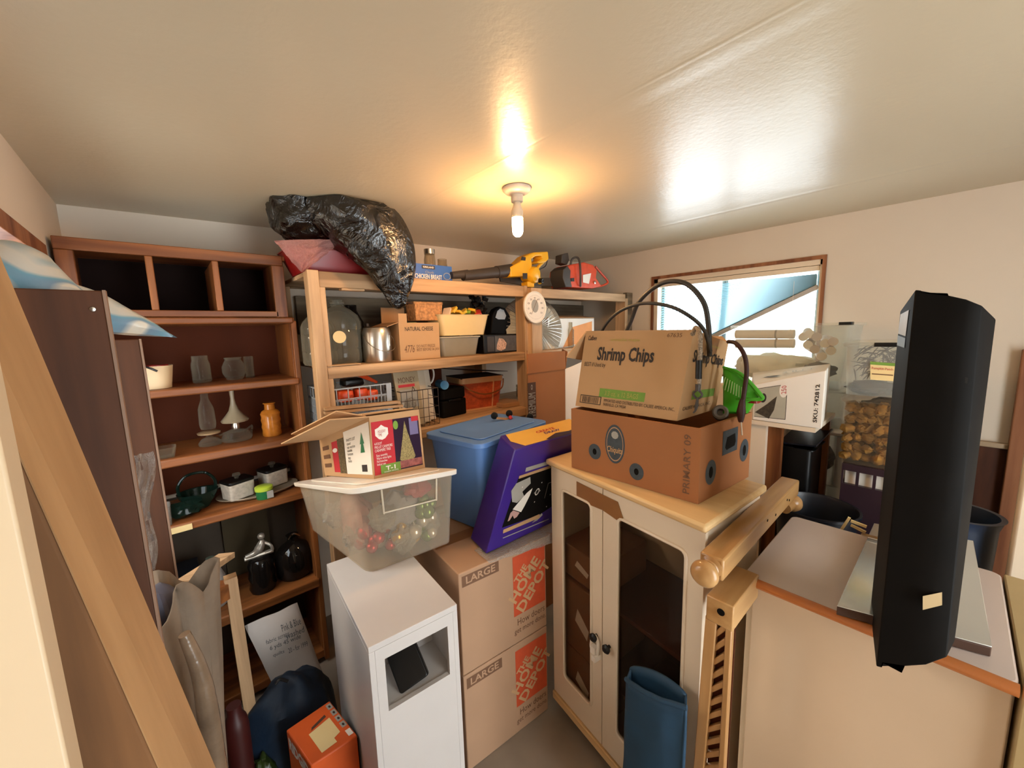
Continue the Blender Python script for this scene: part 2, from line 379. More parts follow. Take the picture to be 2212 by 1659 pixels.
M['hose'] = mk('grey_black_hose', '2c2824', .45, var=.4, scale=30)
M['rope'] = mk('dark_red_cord', '3a1612', .45, var=.3, scale=60)
M['cloth'] = mk('taupe_cloth', '746454', .85, var=.2, scale=10, bmp=.6, bs=14, bd=.01)
M['sign'] = mk('silver_print', '9c988f', .5, var=.1)
M['tan'] = mk('tan_wood_knob', 'd2a070', .35, var=.05)
M['whiteblue'] = None
# ceiling paint: satin, with sagging taped joints
def ceiling_mat():
    m, t, p, N, L = nt('ceiling_paint'); p.inputs['Base Color'].default_value = lin('c6b89e'); p.inputs['Roughness'].default_value = .31; p.inputs['Specular IOR Level'].default_value = .5
    tc = N.new('ShaderNodeTexCoord'); a = N.new('ShaderNodeTexNoise'); a.inputs['Scale'].default_value = 55; a.inputs['Detail'].default_value = 3; L.new(tc.outputs['Object'], a.inputs['Vector'])
    b1 = N.new('ShaderNodeBump'); b1.inputs['Strength'].default_value = .35; b1.inputs['Distance'].default_value = .002; L.new(a.outputs['Fac'], b1.inputs['Height'])
    b = N.new('ShaderNodeTexNoise'); b.inputs['Scale'].default_value = 2.0; b.inputs['Detail'].default_value = 2; L.new(tc.outputs['Object'], b.inputs['Vector'])
    b2 = N.new('ShaderNodeBump'); b2.inputs['Strength'].default_value = .5; b2.inputs['Distance'].default_value = .012; L.new(b.outputs['Fac'], b2.inputs['Height']); L.new(b1.outputs['Normal'], b2.inputs['Normal'])
    sx = N.new('ShaderNodeSeparateXYZ'); L.new(tc.outputs['Object'], sx.inputs[0]); prev = b2
    for pos, wdt, k, ax in ((.925, .06, .35, 0), (2.28, .035, .25, 0), (.90, .010, .12, 0)):   # joints run along y
        s = N.new('ShaderNodeMath'); s.operation = 'SUBTRACT'; s.inputs[1].default_value = pos; L.new(sx.outputs[ax], s.inputs[0])
        ab = N.new('ShaderNodeMath'); ab.operation = 'ABSOLUTE'; L.new(s.outputs[0], ab.inputs[0])
        mr = N.new('ShaderNodeMapRange'); mr.interpolation_type = 'SMOOTHSTEP'; mr.inputs[1].default_value = wdt; mr.inputs[2].default_value = 0; L.new(ab.outputs[0], mr.inputs[0])
        bb = N.new('ShaderNodeBump'); bb.inputs['Strength'].default_value = k; bb.inputs['Distance'].default_value = .006; L.new(mr.outputs[0], bb.inputs['Height']); L.new(prev.outputs['Normal'], bb.inputs['Normal']); prev = bb
    L.new(prev.outputs['Normal'], p.inputs['Normal']); return m
M['ceiling'] = ceiling_mat()
def bagmat():
    m, t, p, N, L = nt('black_bag_film'); p.inputs['Base Color'].default_value = lin('070605'); p.inputs['Roughness'].default_value = .2; p.inputs['Specular IOR Level'].default_value = .6
    p.inputs['Coat Weight'].default_value = .35; p.inputs['Coat Roughness'].default_value = .14
    tc = N.new('ShaderNodeTexCoord'); a = N.new('ShaderNodeTexNoise'); a.inputs['Scale'].default_value = 9; a.inputs['Detail'].default_value = 5; a.inputs['Distortion'].default_value = 2.0; L.new(tc.outputs['Object'], a.inputs['Vector'])
    b = N.new('ShaderNodeBump'); b.inputs['Strength'].default_value = .75; b.inputs['Distance'].default_value = .03; L.new(a.outputs['Fac'], b.inputs['Height']); L.new(b.outputs['Normal'], p.inputs['Normal']); L.new(b.outputs['Normal'], p.inputs['Coat Normal']); return m
M['bag'] = bagmat()
def puffmat():
    m, t, p, N, L = nt('blue_white_printed_film'); tc = N.new('ShaderNodeTexCoord'); a = N.new('ShaderNodeTexNoise'); a.inputs['Scale'].default_value = 5; a.inputs['Detail'].default_value = 2; a.inputs['Distortion'].default_value = 1.2; L.new(tc.outputs['Object'], a.inputs['Vector'])
    r = N.new('ShaderNodeValToRGB'); e = r.color_ramp.elements; e[0].position = .47; e[0].color = lin('c4beb2'); e[1].position = .53; e[1].color = lin('6c98aa'); n = e.new(.59); n.color = lin('7890a2'); n = e.new(.64); n.color = lin('d8cfbf')
    L.new(a.outputs['Fac'], r.inputs['Fac']); L.new(r.outputs['Color'], p.inputs['Base Color']); p.inputs['Roughness'].default_value = .28; b = bump(t, .4, 12, .01, 'noise', tc.outputs['Object']); L.new(b.outputs['Normal'], p.inputs['Normal']); return m
M['puff'] = puffmat()
def slatmat():
    m, t, p, N, L = nt('blind_slat_vinyl'); tr = N.new('ShaderNodeBsdfTranslucent'); tr.inputs[0].default_value = lin('b8dce4'); p.inputs['Base Color'].default_value = lin('a6c8d0'); p.inputs['Roughness'].default_value = .35
    ms = N.new('ShaderNodeMixShader'); ms.inputs[0].default_value = .04; L.new(p.outputs[0], ms.inputs[1]); L.new(tr.outputs[0], ms.inputs[2]); L.new(ms.outputs[0], N['Material Output'].inputs['Surface']); return m
M['slat'] = slatmat()

# ================================================================ the room
XL, XR, YB, YR = -.25, 2.945, 2.34, -1.6
cz = lambda x: 2.18+(x-XL)*.0219
struct(MB().bx(XL-1.2, XR+.12, YR-.1, YB+.12, -.08, 0).build('floor', M['floor'], smooth=False))
c = MB(); c.grid(lambda u, v: (XL-.12+u*(XR-XL+.24), YR-.1+v*(YB-YR+.22), cz(XL-.12+u*(XR-XL+.24))), 8, 8)
c.hexa([V(x, y, cz(x)+.001) for x, y in ((XL-.12, YR-.1), (XR+.12, YR-.1), (XR+.12, YB+.12), (XL-.12, YB+.12))], [V(x, y, cz(x)+.1) for x, y in ((XL-.12, YR-.1), (XR+.12, YR-.1), (XR+.12, YB+.12), (XL-.12, YB+.12))])
struct(c.build('ceiling', M['ceiling']))
struct(MB().bx(XL-.1, XR, YB, YB+.1, 0, 2.3).build('wall_back', M['wall'], smooth=False))
WY0, WY1, WZ0, WZ1 = .555, 1.615, 1.30, 2.015
w = MB(); X0, X1 = XR, XR+.12
w.bx(X0, X1, YR, WY0, 0, 2.35); w.bx(X0, X1, WY1, YB+.1, 0, 2.35); w.bx(X0, X1, WY0, WY1, 0, WZ0); w.bx(X0, X1, WY0, WY1, WZ1, 2.35)
struct(w.build('wall_right', M['wall'], smooth=False))
w = MB(); X0, X1 = XL-.1, XL       # left wall with an opening into the next room
w.bx(X0, X1, 1.955, YB, 0, 2.3); w.bx(X0, X1, YR, 1.955, 1.96, 2.3); w.bx(X0, X1, YR, 1.1, 0, 1.96); w.bx(X0, X1, 1.1, 1.955, 0, 1.05)
struct(w.build('wall_left', M['wall'], smooth=False))
t = MB(); t.bx(XL-.1, XL+.004, 1.1, 1.955, 1.915, 1.962); t.bx(XL-.1, XL+.004, 1.915, 1.957, 1.05, 1.915)
struct(t.build('trim_1', M['trimw'], smooth=False, bevel=.002))
struct(MB().bx(-1.3, -1.2, .8, 2.4, 0, 2.3).build('wall_side_room', M['wall'], smooth=False))
w = MB(); w.bx(XL-.1, .35, YR-.1, YR, 0, 2.35); w.bx(1.45, XR+.12, YR-.1, YR, 0, 2.35); w.bx(.35, 1.45, YR-.1, YR, 2.1, 2.35)
struct(w.build('wall_rear', M['wall'], smooth=False))

# window: casing, jambs, sashes, glass
def window():
    a = MB(); k = .018; x = XR-.012
    a.bx(x, XR+.002, WY0-k, WY1+k, WZ1, WZ1+.022); a.bx(x, XR+.002, WY0-k, WY0, WZ0-k, WZ1); a.bx(x, XR+.002, WY1, WY1+k, WZ0-k, WZ1); a.bx(x, XR+.002, WY0-k, WY1+k, WZ0-.03, WZ0)
    win = thing('window_1', 'x', 'x', (XR+.05, 1.085, WZ0)); win['kind'] = 'structure'; del win['label']; del win['category']
    a.build('window_casing', M['trimw'], win, bevel=.002, smooth=False)
    b = MB(); b.bx(XR+.002, XR+.10, WY0, WY0+.012, WZ0, WZ1); b.bx(XR+.002, XR+.10, WY1-.03, WY1, WZ0, WZ1); b.bx(XR+.002, XR+.10, WY0, WY1, WZ1-.03, WZ1); b.bx(XR+.002, XR+.10, WY0, WY1, WZ0, WZ0+.02)
    b.build('window_jamb', M['creamw'], win, smooth=False)
    s = MB(); ym = 1.115
    for y0, y1 in ((WY0+.012, ym+.02), (ym-.02, WY1-.03)):
        s.bx(XR+.07, XR+.09, y0, y0+.022, WZ0+.02, WZ1-.03); s.bx(XR+.07, XR+.09, y1-.022, y1, WZ0+.02, WZ1-.03); s.bx(XR+.07, XR+.09, y0, y1, WZ1-.05, WZ1-.03); s.bx(XR+.07, XR+.09, y0, y1, WZ0+.02, WZ0+.04)
    s.build('window_sash', mk('sash_aluminium', '8fa9b4', .4, .3), win, smooth=False)
    g = MB(); g.bx(XR+.078, XR+.082, WY0+.012, WY1-.03, WZ0+.02, WZ1-.03); g.build('window_glass', clear('window_glass_m', 'ffffff', .0, .25, .02, 'ffffff', blend=.2), win, smooth=False)
window()
# collapsed venetian blind: cords gone on the right, slats fan from the upper right corner
bl = thing('window_blind', 'white venetian blind in the window with slats fanned down to the left', 'blind', (XR+.03, 1.08, WZ1-.05))
MB().bx(XR+.012, XR+.05, WY0+.015, WY1-.035, WZ1-.062, WZ1-.032).build('headrail', M['creamw'], bl, bevel=.002)
NS = 30
for i in range(NS):
    f = (i+.5)/NS; zl = WZ1-.075-f*.56; zr = WZ1-.082-f*.062
    if zl < WZ0+.03: zl = WZ0+.03+.001*i
    xc = XR+.034; yl, yr = WY1-.045, WY0+.03; dx, dz = .0110, .0034
    q = MB(); n = 8
    q.grid(lambda u, v: (xc+(v-.5)*2*dx, yl+(yr-yl)*u, zl+(zr-zl)*u-(v-.5)*2*dz*1.1-.012*sin(pi*u)*f*(1-f)*2), n, 2)
    q.build('slat', M['slat'], bl)
MB().beam((XR+.034, WY1-.045, WZ1-.075-.575), (XR+.034, WY0+.02, WZ1-.155), .03, .028).build('bottom_rail', mk('rail_vinyl', 'a8a29c', .4), bl, bevel=.003)
for y in (WY1-.10, WY1-.16): MB().tube([(XR+.018, y, WZ1-.06), (XR+.018, y, WZ0+.14)], .0012, 5, 1).build('cord', M['white'], bl)
MB().tube([(XR+.018, WY0+.14, WZ1-.11), (XR+.018, WY0+.14, WZ0+.1)], .0012, 5, 1).build('cord', M['white'], bl)

# right-hand wall: dark panel below a rail, upright trim
struct(MB().bx(XR-.012, XR, -.6, .42, 0, 1.03).build('trim_2', M['paneling'], smooth=False))
t = MB(); t.bx(XR-.03, XR, -.24, .42, 1.03, 1.055); struct(t.build('trim_3', mk('rail_paint', 'a48c70', .5), smooth=False, bevel=.004))
t = MB(); t.bx(XR-.05, XR, -.30, -.205, 0, 1.5); struct(t.build('trim_4', M['trimw'], smooth=False, bevel=.004))
t = MB().bx(1.72, 2.9, -.20, -.155, 0, 1.30); t = MB()
t.bx(2.0, 2.04, -.62, -.175, 0.0, 1.32); struct(t.build('door_1', M['creamw'], bevel=.01))
# cream door slab at the left edge of the view
d = thing('door_2', 'x', 'x', (-.2, .45, 0)); d['kind'] = 'structure'; del d['label']; del d['category']
MB().bx(-.72, -.088, .415, .45, .01, 1.66).build('door_slab', M['cream'], d, bevel=.002)

# ================================================================ lamp
lp = fz(1116, 404, cz(1.18)); LX, LY = lp.x, lp.y; LZ = cz(LX)
la = thing('ceiling_lamp', 'bare porcelain lampholder with glowing tubular bulb on the ceiling', 'lamp', (LX, LY, LZ))
MB().lathe([(.001, 0), (.053, 0), (.057, -.004), (.056, -.012), (.046, -.022), (.030, -.026), (.024, -.03), (.023, -.055), (.019, -.057), (.001, -.057)][::-1], (LX, LY, LZ), 32).build('lampholder', mk('porcelain', 'cdbfae', .3), la)
MB().lathe([(.001, -.115), (.021, -.115), (.0235, -.100), (.023, -.088), (.016, -.072), (.013, -.057), (.001, -.057)], (LX, LY, LZ), 24).build('bulb_base', mk('bulb_base_pl', 'd8c8b0', .4), la)
MB().lathe([(.001, -.188), (.010, -.186), (.018, -.178), (.0215, -.165), (.0215, -.115), (.001, -.115)], (LX, LY, LZ), 24).build('bulb', emit('bulb_light', 'ffc588', 430), la)

# ================================================================ left foreground
# rough beam leaning towards the left wall
b = MB(); z0, z1 = 0.0, 1.98
def bxx(z): return -.006+(1.07-z)*.148
# right face at X=bxx, near edge y .48, far edge .58
b.hexa([V(bxx(z0)-.13, .48, z0), V(bxx(z0)-.03, .48, z0), V(bxx(z0), .585, z0), V(bxx(z0)-.13, .585, z0)], [V(bxx(z1)-.13, .48, z1), V(bxx(z1)-.012, .48, z1), V(bxx(z1), .585, z1), V(bxx(z1)-.13, .585, z1)])
o = b.build('leaning_beam', M['beam'], loc=(.05, .53, 0), bevel=.003)
tag(o, 'rough brown timber beam leaning beside the cream door at the left', 'beam')
nrm = V(.105, -.03, 0).normalized()*.0012
def sf(z, k): p, r = V(bxx(z)-k, .48, z), V(bxx(z), .585, z); return [p, r, r+nrm, p+nrm]
fc = MB(); fc.hexa(sf(z0, .03), sf(z1, .012))
fc.build('bulb_lit_face', M['beamface'], o, label='right face coloured paler as lit by the bulb')  # bulb light on the right face put in as paler wood
# dark wood end panels
def panel(name, label, Y, pxr, pyt, x0):
    p = fy(pxr, pyt, Y); th = thing(name, label, 'panel', ((p.x+x0)/2, Y, 0))
    MB().bx(x0, p.x, Y, Y+.018, 0, p.z).build('board', M['mahog'], th, bevel=.002)
    MB().bx(p.x, p.x+.004, Y-.001, Y+.02, 0, p.z+.001).build('edge_band', M['edge'], th, smooth=False, label='pale edge')  # narrow strip paler than the board along its right edge
    return th, p
th, p = panel('mahogany_board', 'tall dark mahogany panel with a bright cam cap, left of the hutch', .9, 220, 628, -.24)
q = fy(200, 668, .899); MB().lathe([(.004, 0), (.0035, .002), (.0, .003)], q, 12, Matrix.Rotation(pi/2, 4, 'X')).build('cam_cap', M['steel'], th)
panel('mahogany_board', 'shorter dark brown panel behind the tall mahogany panel', 1.3, 300, 733, -.24)
# small cross bits between panel and beam
# blue and white bags on top of the panels
def pillow(name, label, pts, Y0, th_, cat='bag', mat=None, seed=0):
    # pts: outline bottom-left.. as world quad (4), puffed
    a, b_, c_, d_ = pts; n = (b_-a).cross(d_-a).normalized(); cc = (a+b_+c_+d_)/4
    m = MB()
    for s in (1, -1):
        def fn(u, v, s=s):
            p = a.lerp(b_, u).lerp(d_.lerp(c_, u), v); e = (max(0, sin(pi*u))**.45)*(max(0, sin(pi*v))**.45)
            return p + n*s*e*th_*(1+.5*noise.noise(p*9+V(seed, 0, s))) + V(0, 0, 1)*.008*noise.noise(p*14+V(seed, 5, 0))
        m.grid(fn, 18, 14)
    o = m.build(name, mat or M['puff'], loc=cc); return tag(o, label, cat)
pillow('fibre_bag', 'puffy blue and white bag on top of the mahogany panel', [fy(-60, 640, .95), fy(190, 635, .95), fy(110, 556, 1.05), fy(-40, 530, 1.05)], 1, .035, seed=1)
pillow('fibre_bag', 'flat pointed blue and white bag poking out right of the mahogany panel', [fy(150, 705, 1.12), fy(383, 728, 1.12), fy(250, 655, 1.18), fy(128, 596, 1.18)], 1, .032, seed=4)
# plastic sheet hanging between the panels
m = MB(); 
A, B_, C_, D_ = fy(286, 1250, 1.15), fy(335, 1230, 1.15), fy(328, 975, 1.15), fy(286, 985, 1.15)
m.grid(lambda u, v: A.lerp(B_, u).lerp(D_.lerp(C_, u), v)+V(0, 1, 0)*.02*noise.noise(V(u*5, v*8, 2))+V(1, 0, 0)*.006*sin(v*9), 8, 16)
tag(m.build('plastic_sleeve', M['film'], loc=(A.x, A.y, A.z)), 'clear plastic sleeve hanging between the two dark panels', 'plastic bag')

# ================================================================ hutch
HY = 1.99; hl, hr = XL+.012, .458; hz = 2.0
hu = thing('hutch_cabinet', 'brown stained open hutch with three cubbies on top, left of the shelf unit', 'cabinet', (.1, 2.15, 0))
MB().bx(hl, hl+.022, HY+.02, YB-.01, .02, hz-.02).build('side_panel', M['stainZ'], hu, bevel=.002)
MB().bx(hr-.022, hr, HY+.02, YB-.01, .02, 1.735).build('side_panel', M['stainZ'], hu, bevel=.002)
MB().bx(.41, .43, HY+.02, YB-.01, 1.735, hz-.02).build('side_panel', M['stainZ'], hu, bevel=.002)
MB().bx(hl, .44, HY, YB-.01, hz-.02, hz).build('top_board', M['stainX'], hu, bevel=.003)
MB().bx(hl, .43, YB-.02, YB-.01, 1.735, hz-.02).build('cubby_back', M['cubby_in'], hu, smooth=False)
MB().bx(hl, hr, YB-.018, YB-.01, .95, 1.735).build('back_board', M['cab_in'], hu, smooth=False)
MB().bx(hl, hr, YB-.018, YB-.01, .02, .93).build('back_board', mk('grey_backing', '4c4034', .8), hu, smooth=False)
f = MB(); f.bx(hl, .43, HY-.002, HY+.018, 1.958, hz); f.build('face_rail', M['stainX'], hu, bevel=.003)
MB().bx(hl+.022, .395, HY-.002, HY+.018, 1.737, 1.762).build('face_rail', M['stainX'], hu, bevel=.003)
MB().bx(hl, -.192, HY-.002, HY+.018, 1.735, 1.958).build('stile', M['stainZ'], hu, bevel=.003)
MB().bx(.385, .432, HY-.002, HY+.018, 1.735, 1.958).build('stile', M['stainZ'], hu, bevel=.003)
for x in (-.018, .178): MB().bx(x, x+.022, HY, YB-.02, 1.762, 1.958).build('divider', M['stainZ'], hu, bevel=.003)
MB().bx(.438, .46, HY-.004, HY+.02, .02, 1.72).build('stile', M['stainZ'], hu, bevel=.003)
MB().bx(hl, hl+.03, HY-.004, HY+.02, .02, 1.72).build('stile', M['stainZ'], hu, bevel=.003)
for z, th_ in ((1.735, .026), (1.463, .030), (1.192, .034), (.925, .034), (.47, .045)):
    MB().bx(hl+.01, hr-.01, HY-.012, YB-.02, z-th_, z).build('shelf', M['stainX'], hu, bevel=.006)
MB().bx(hl, hr-.01, HY+.01, YB-.02, .03, .07).build('shelf', M['stainX'], hu, bevel=.004)

# ================================================================ shelf unit of sawn lumber
SY = 1.782
su = thing('lumber_shelf_unit', 'raw pine lumber shelf unit along the back wall right of the hutch', 'shelf', (1.7, 2.05, 0))
def post(x0, x1, y0, y1, z1=1.92, mat='pineZ', name='post', lab=None): MB().bx(x0, x1, y0, y1, 0, z1).build(name, M[mat], su, bevel=.003, label=lab)
post(.468, .513, SY-.006, SY+.05); post(.513, .537, SY+.002, SY+.06, 1.875); post(.468, .506, 2.24, 2.33)
post(1.685, 1.712, SY-.006, SY+.08); post(1.712, 1.803, SY-.04, SY-.002, 1.905, name='post', lab='paler front post'); post(1.69, 1.73, 2.24, 2.33)
post(2.80, 2.84, SY+.0, SY+.09, 1.88); post(2.86, 2.94, SY+.02, SY+.06, 1.93, 'oldpine')
def board(x0, x1, y0, y1, z0, z1, mat='pineX', name='shelf_plank'): MB().bx(x0, x1, y0, y1, z0, z1).build(name, M[mat], su, bevel=.003)
board(.513, 1.685, SY-.002, SY+.036, 1.852, 1.917, name='front_rail'); board(1.80, 2.80, SY-.002, SY+.036, 1.853, 1.911, name='front_rail')
for i, (a, b_) in enumerate(((.04, .17), (.175, .30), (.305, .43), (.435, .548))): board(.47, 2.93, SY+a, SY+b_, 1.898, 1.916, 'pineX')
board(.54, 2.93, 2.30, 2.335, 1.66, 1.86, 'oldpine', 'back_rail')
for z, xr in ((1.515, 2.93), (1.163, 2.93)):
    x0 = .515
    board(x0, 1.683, SY, SY+.038, z-.052, z-.004, name='front_rail'); board(1.80 if z > 1.3 else 1.712, xr, SY+.01, SY+.05, z-.052, z-.004, 'pineX' , 'front_rail')
    for a, b_ in ((.0, .18), (.185, .365), (.37, .548)): board(x0, xr, SY+a+.002, SY+b_, z-.016, z)
board(.515, 2.93, SY+.3, SY+.54, .70, .72); board(.515, 1.68, SY+.0, SY+.29, .70, .72)
board(.515, .66, SY-.004, SY+.06, 1.517, 1.522, name='shim'); board(.60, .70, SY-.01, SY+.03, 1.842, 1.852, name='shim')

# ================================================================ moving cartons on the floor
def carton(name, label, b4, h, mat, group=None, cat='box', top4=None, closed=True, edge=True):
    b4 = [Vector(p) for p in b4]; t4 = top4 or [p+V(0, 0, h) for p in b4]; c0 = sum(b4, V(0, 0, 0))/4
    th = thing(name, label, cat, c0, group); A, B, Cc, D = b4; a, b, c, d = t4
    if closed: MB().hexa(b4, t4).build('carton_body', mat, th, bevel=.004)
    else:
        ce = (A+B+Cc+D)/4; ct = (a+b+c+d)/4; k = .965
        i4 = [ce+(p-ce)*k+V(0, 0, .004) for p in b4]; j4 = [ct+(p-ct)*k for p in t4]
        m = MB(); m.add(list(b4)+list(t4)+i4+j4, [(3,2,1,0)]+[(i, (i+1)%4, 4+(i+1)%4, 4+i) for i in range(4)]+[(4+i, 4+(i+1)%4, 12+(i+1)%4, 12+i) for i in range(4)]+[(12+i, 12+(i+1)%4, 8+(i+1)%4, 8+i) for i in range(4)]+[(8,9,10,11)])
        m.build('carton_body', mat, th, smooth=False)
    F = dict(front=(A, B, b, a), right=(B, Cc, c, b), back=(Cc, D, d, c), left=(D, A, a, d), top=(a, b, c, d)); return th, F
def flap(th, p0, p1, d, mat, name='flap', th_=.004, taper=0):
    p0, p1, d = Vector(p0), Vector(p1), Vector(d); e = (p1-p0)*taper
    n = (p1-p0).cross(d).normalized()*th_
    MB().hexa([p0, p1, p1+d-e, p0+d+e], [p0+n, p1+n, p1+d-e+n, p0+d+e+n]).build(name, mat, th, smooth=False)
MA = V(.683, 1.088, 0); ua = V(1, -.087, 0).normalized(); va = V(.087, 1, 0).normalized()
def mvbox(z, label, lab):
    b4 = [MA+V(0,0,z), MA+ua*.405+V(0,0,z), MA+ua*.405+va*.46+V(0,0,z), MA+va*.46+V(0,0,z)]
    th, F = carton('moving_box', label, b4, .402, M['cardboard_g'], 'stacked moving boxes')
    q = F['front']
    patch(th, 'size_label', q, (.03, .86, .42, .965), M['inkbrown']); text(th, q, 'LARGE', (.07, .88, .38, .95), M['cardboard_g'], bold=.02)
    patch(th, 'logo_panel', q, (.58, .30, .985, .93), M['inkorange'])
    for s, uv, sz in (('THE', (.675, .725), .030), ('HOME', (.725, .64), .052), ('DEPOT', (.835, .53), .052)): textrot(th, q, s, uv, sz, 45, M['cardboard_l'], bold=.03)
    text(th, q, 'How doers', (.62, .19, .97, .26), M['inkbrown']); text(th, q, 'get more done.', (.58, .09, .985, .165), M['inkbrown'])
    patch(th, 'tape', F['top'], (.02, .42, .98, .56), M['tape']); return th
mvbox(0, 'lower cardboard moving box with orange logo standing on the floor', 0); mvbox(.406, 'upper cardboard moving box with orange logo under the purple carton', 1)
wr = MB(); P0 = MA+ua*.12+V(0, 0, .812)+va*.0
wr.grid(lambda u, v: P0+ua*(u*.40)+va*(v*.10-.008)+V(0, 0, .006*abs(noise.noise(V(u*12, v*6, 1)))), 24, 4)
wr.grid(lambda u, v: P0+ua*(u*.40)+va*(-.008-.004*v)-V(0, 0, (.045*u+.004)*v*(1+.3*noise.noise(V(u*9, 0, 0))))+va*.004*noise.noise(V(u*20, v*4, 3)), 24, 4)
tag(wr.build('plastic_wrap', M['film'], loc=P0), 'white plastic wrap crumpled on the top edge of the upper moving box', 'plastic wrap')

# blue tote
def tote(name, label, c0, w, d, h, rz, mat, lidmat, group=None, k=.86, lip=.012, r=.03, lid_h=.022, lid_over=.018):
    th = thing(name, label, 'storage tote', c0, group); c0 = Vector(c0)
    MB().tub(c0, w, d, h, k, .003, rz, r, lip).build('tub_body', mat, th)
    if lidmat:
        l = MB(); l.rslab(c0+V(0, 0, h-.012), w+2*lid_over, d+2*lid_over, lid_h, r+.012, rz); l.rslab(c0+V(0, 0, h-.012+lid_h), w*.86, d*.86, .006, r, rz)
        l.build('lid', lidmat, th, bevel=.006)
    return th
a1, a2, a3 = fz(985, 967, 1.2), fz(912, 940, 1.2), fz(1165, 915, 1.2)
bt = tote('blue_tote', 'large blue lidded storage tote behind the purple carton', (1.09, 1.41, .815), .46, .31, .385, radians(10), M['bluetote'], M['bluetote'], k=.84)
# purple battered carton in front of the tote
b4 = [fz(1050, 1197, .815), V(1.235, 1.100, .815), V(1.24, 1.235, .815), fz(1016, 1163, .815)]
t4 = [fz(1112, 972, 1.212), fz(1112, 972, 1.212)+V(.40, -.02, 0), fz(1078, 938, 1.236)+V(.40, -.03, 0), fz(1078, 938, 1.236)]
t4[1] = t4[0]+(b4[1]-b4[0]); t4[3] = t4[0]+(t4[3]-t4[0]).normalized()*.14; t4[2] = t4[1]+(t4[3]-t4[0])
pc, F = carton('purple_carton', 'battered purple and yellow carton with a rocket print leaning on the blue tote', b4, .4, M['purple'], top4=t4)
q = F['top']
patch(pc, 'top_print', q, [(.14, .06), (1, .02), (1, .98), (.06, .96), (.04, .5)], M['yellow'])
text(pc, q, 'CREATE', (.40, .56, .66, .70), M['inkred'], bold=.03); text(pc, q, 'DRAW', (.48, .38, .70, .52), M['purple'], bold=.03)
patch(pc, 'torn_patch', q, [(.42, .1), (.6, .3), (.78, .22), (.98, .3), (.98, .03), (.45, .03)], M['purpled'], off=.0011)
q = F['front']
def pp(name, pts, mat, off): patch(pc, name, q, [uvpx(q, *p) for p in pts], mat, off=off)
pp('picture_print', [(1084, 1140), (1165, 1112), (1197, 1090), (1197, 1004), (1119, 1034)], M['blackm'], .0008)
pp('paper_strip', [(1086, 1152), (1165, 1118), (1165, 1110), (1087, 1144)], M['cardboard_l'], .0016); pp('paper_strip', [(1120, 1034), (1197, 1008), (1197, 1002), (1121, 1028)], M['cardboard_l'], .0016)
pp('paper_strip', [(1134, 1019), (1194, 1000), (1196, 992), (1136, 1010)], M['sign'], .0016); pp('crease_line', [(1086, 1163), (1185, 1122), (1185, 1120), (1086, 1161)], M['sign'], .0012)
pp('cloud_print', [(1106, 1084), (1104, 1060), (1115, 1044), (1145, 1030), (1146, 1044), (1128, 1062), (1132, 1072), (1116, 1086)], M['sign'], .0012)
pp('rocket_print', [(1107, 1100), (1125, 1106), (1133, 1092), (1144, 1070), (1150, 1054), (1138, 1064), (1122, 1082)], M['white'], .0014)
pp('flame_print', [(1096, 1126), (1102, 1108), (1108, 1102), (1122, 1107), (1116, 1116), (1110, 1120), (1107, 1113), (1100, 1124)], mk('pink_flame', 'b89088', .6), .0016)
pp('cloud_print', [(1148, 1130), (1160, 1118), (1170, 1108), (1172, 1112), (1160, 1124)], M['sign'], .0012)
uc, vc = uvpx(q, 1160, 1062); rings(pc, 'planet_print', q, uc, vc, .028, .036, .7, M['white'], .0014); rings(pc, 'planet_print', q, uc, vc, .045, .012, .8, M['sign'], .0016)
lines(pc, 'print_line', q, [(uvpx(q, 1176, 1076), uvpx(q, 1184, 1044)), (uvpx(q, 1184, 1044), uvpx(q, 1194, 1040))], .002, M['sign'])
for px, py in ((1154, 1084), (1170, 1042), (1188, 1068), (1128, 1052), (1180, 1094)):
    uc, vc = uvpx(q, px, py); disc(pc, 'star_print', q, uc, vc, .007, .008, M['white'], .0014, 4)

# open tall carton by the middle post
A = V(1.43, 1.495, 0); b4 = [A, V(1.725, 1.49, 0), V(1.955, 1.73, 0), V(1.66, 1.735, 0)]
oc, F = carton('tall_open_carton', 'tall open brown carton with white flap in front of the middle shelf post', b4, 1.42, M['cardboard_o'], closed=False)
tp = [p+V(0, 0, 1.42) for p in b4]
flap(oc, tp[0], tp[1], (0, -.0, .105), M['cardboard_o']); flap(oc, tp[3], tp[0], (-.0, .0, .105), M['cardboard_o']); flap(oc, tp[1], tp[2], (.02, -.0, .10), M['cardboard_o'])
q = F['front']; ua_, va_ = uvpx(q, 1141, 906); ub_, vb_ = uvpx(q, 1157, 825); patch(oc, 'side_label', q, (ua_, va_, ub_, vb_), M['brown']); rings(oc, 'label_ring', q, (ua_+ub_)/2, vb_-.018, .022, .010, .6, M['sign'], .0014); text(oc, q, 'PREMIUM', (ua_+.015, va_+.01, ub_-.015, vb_-.04), M['sign'], rot=90)
text(oc, F['left'], 'I S S I', (.6, .70, .66, .80), M['ink'], rot=90)
p_ = tp[1]; flap(oc, p_+V(0, -.0, .0), p_+V(0, .0, -.40), (.10, -.08, .05), M['white'], 'white_flap')

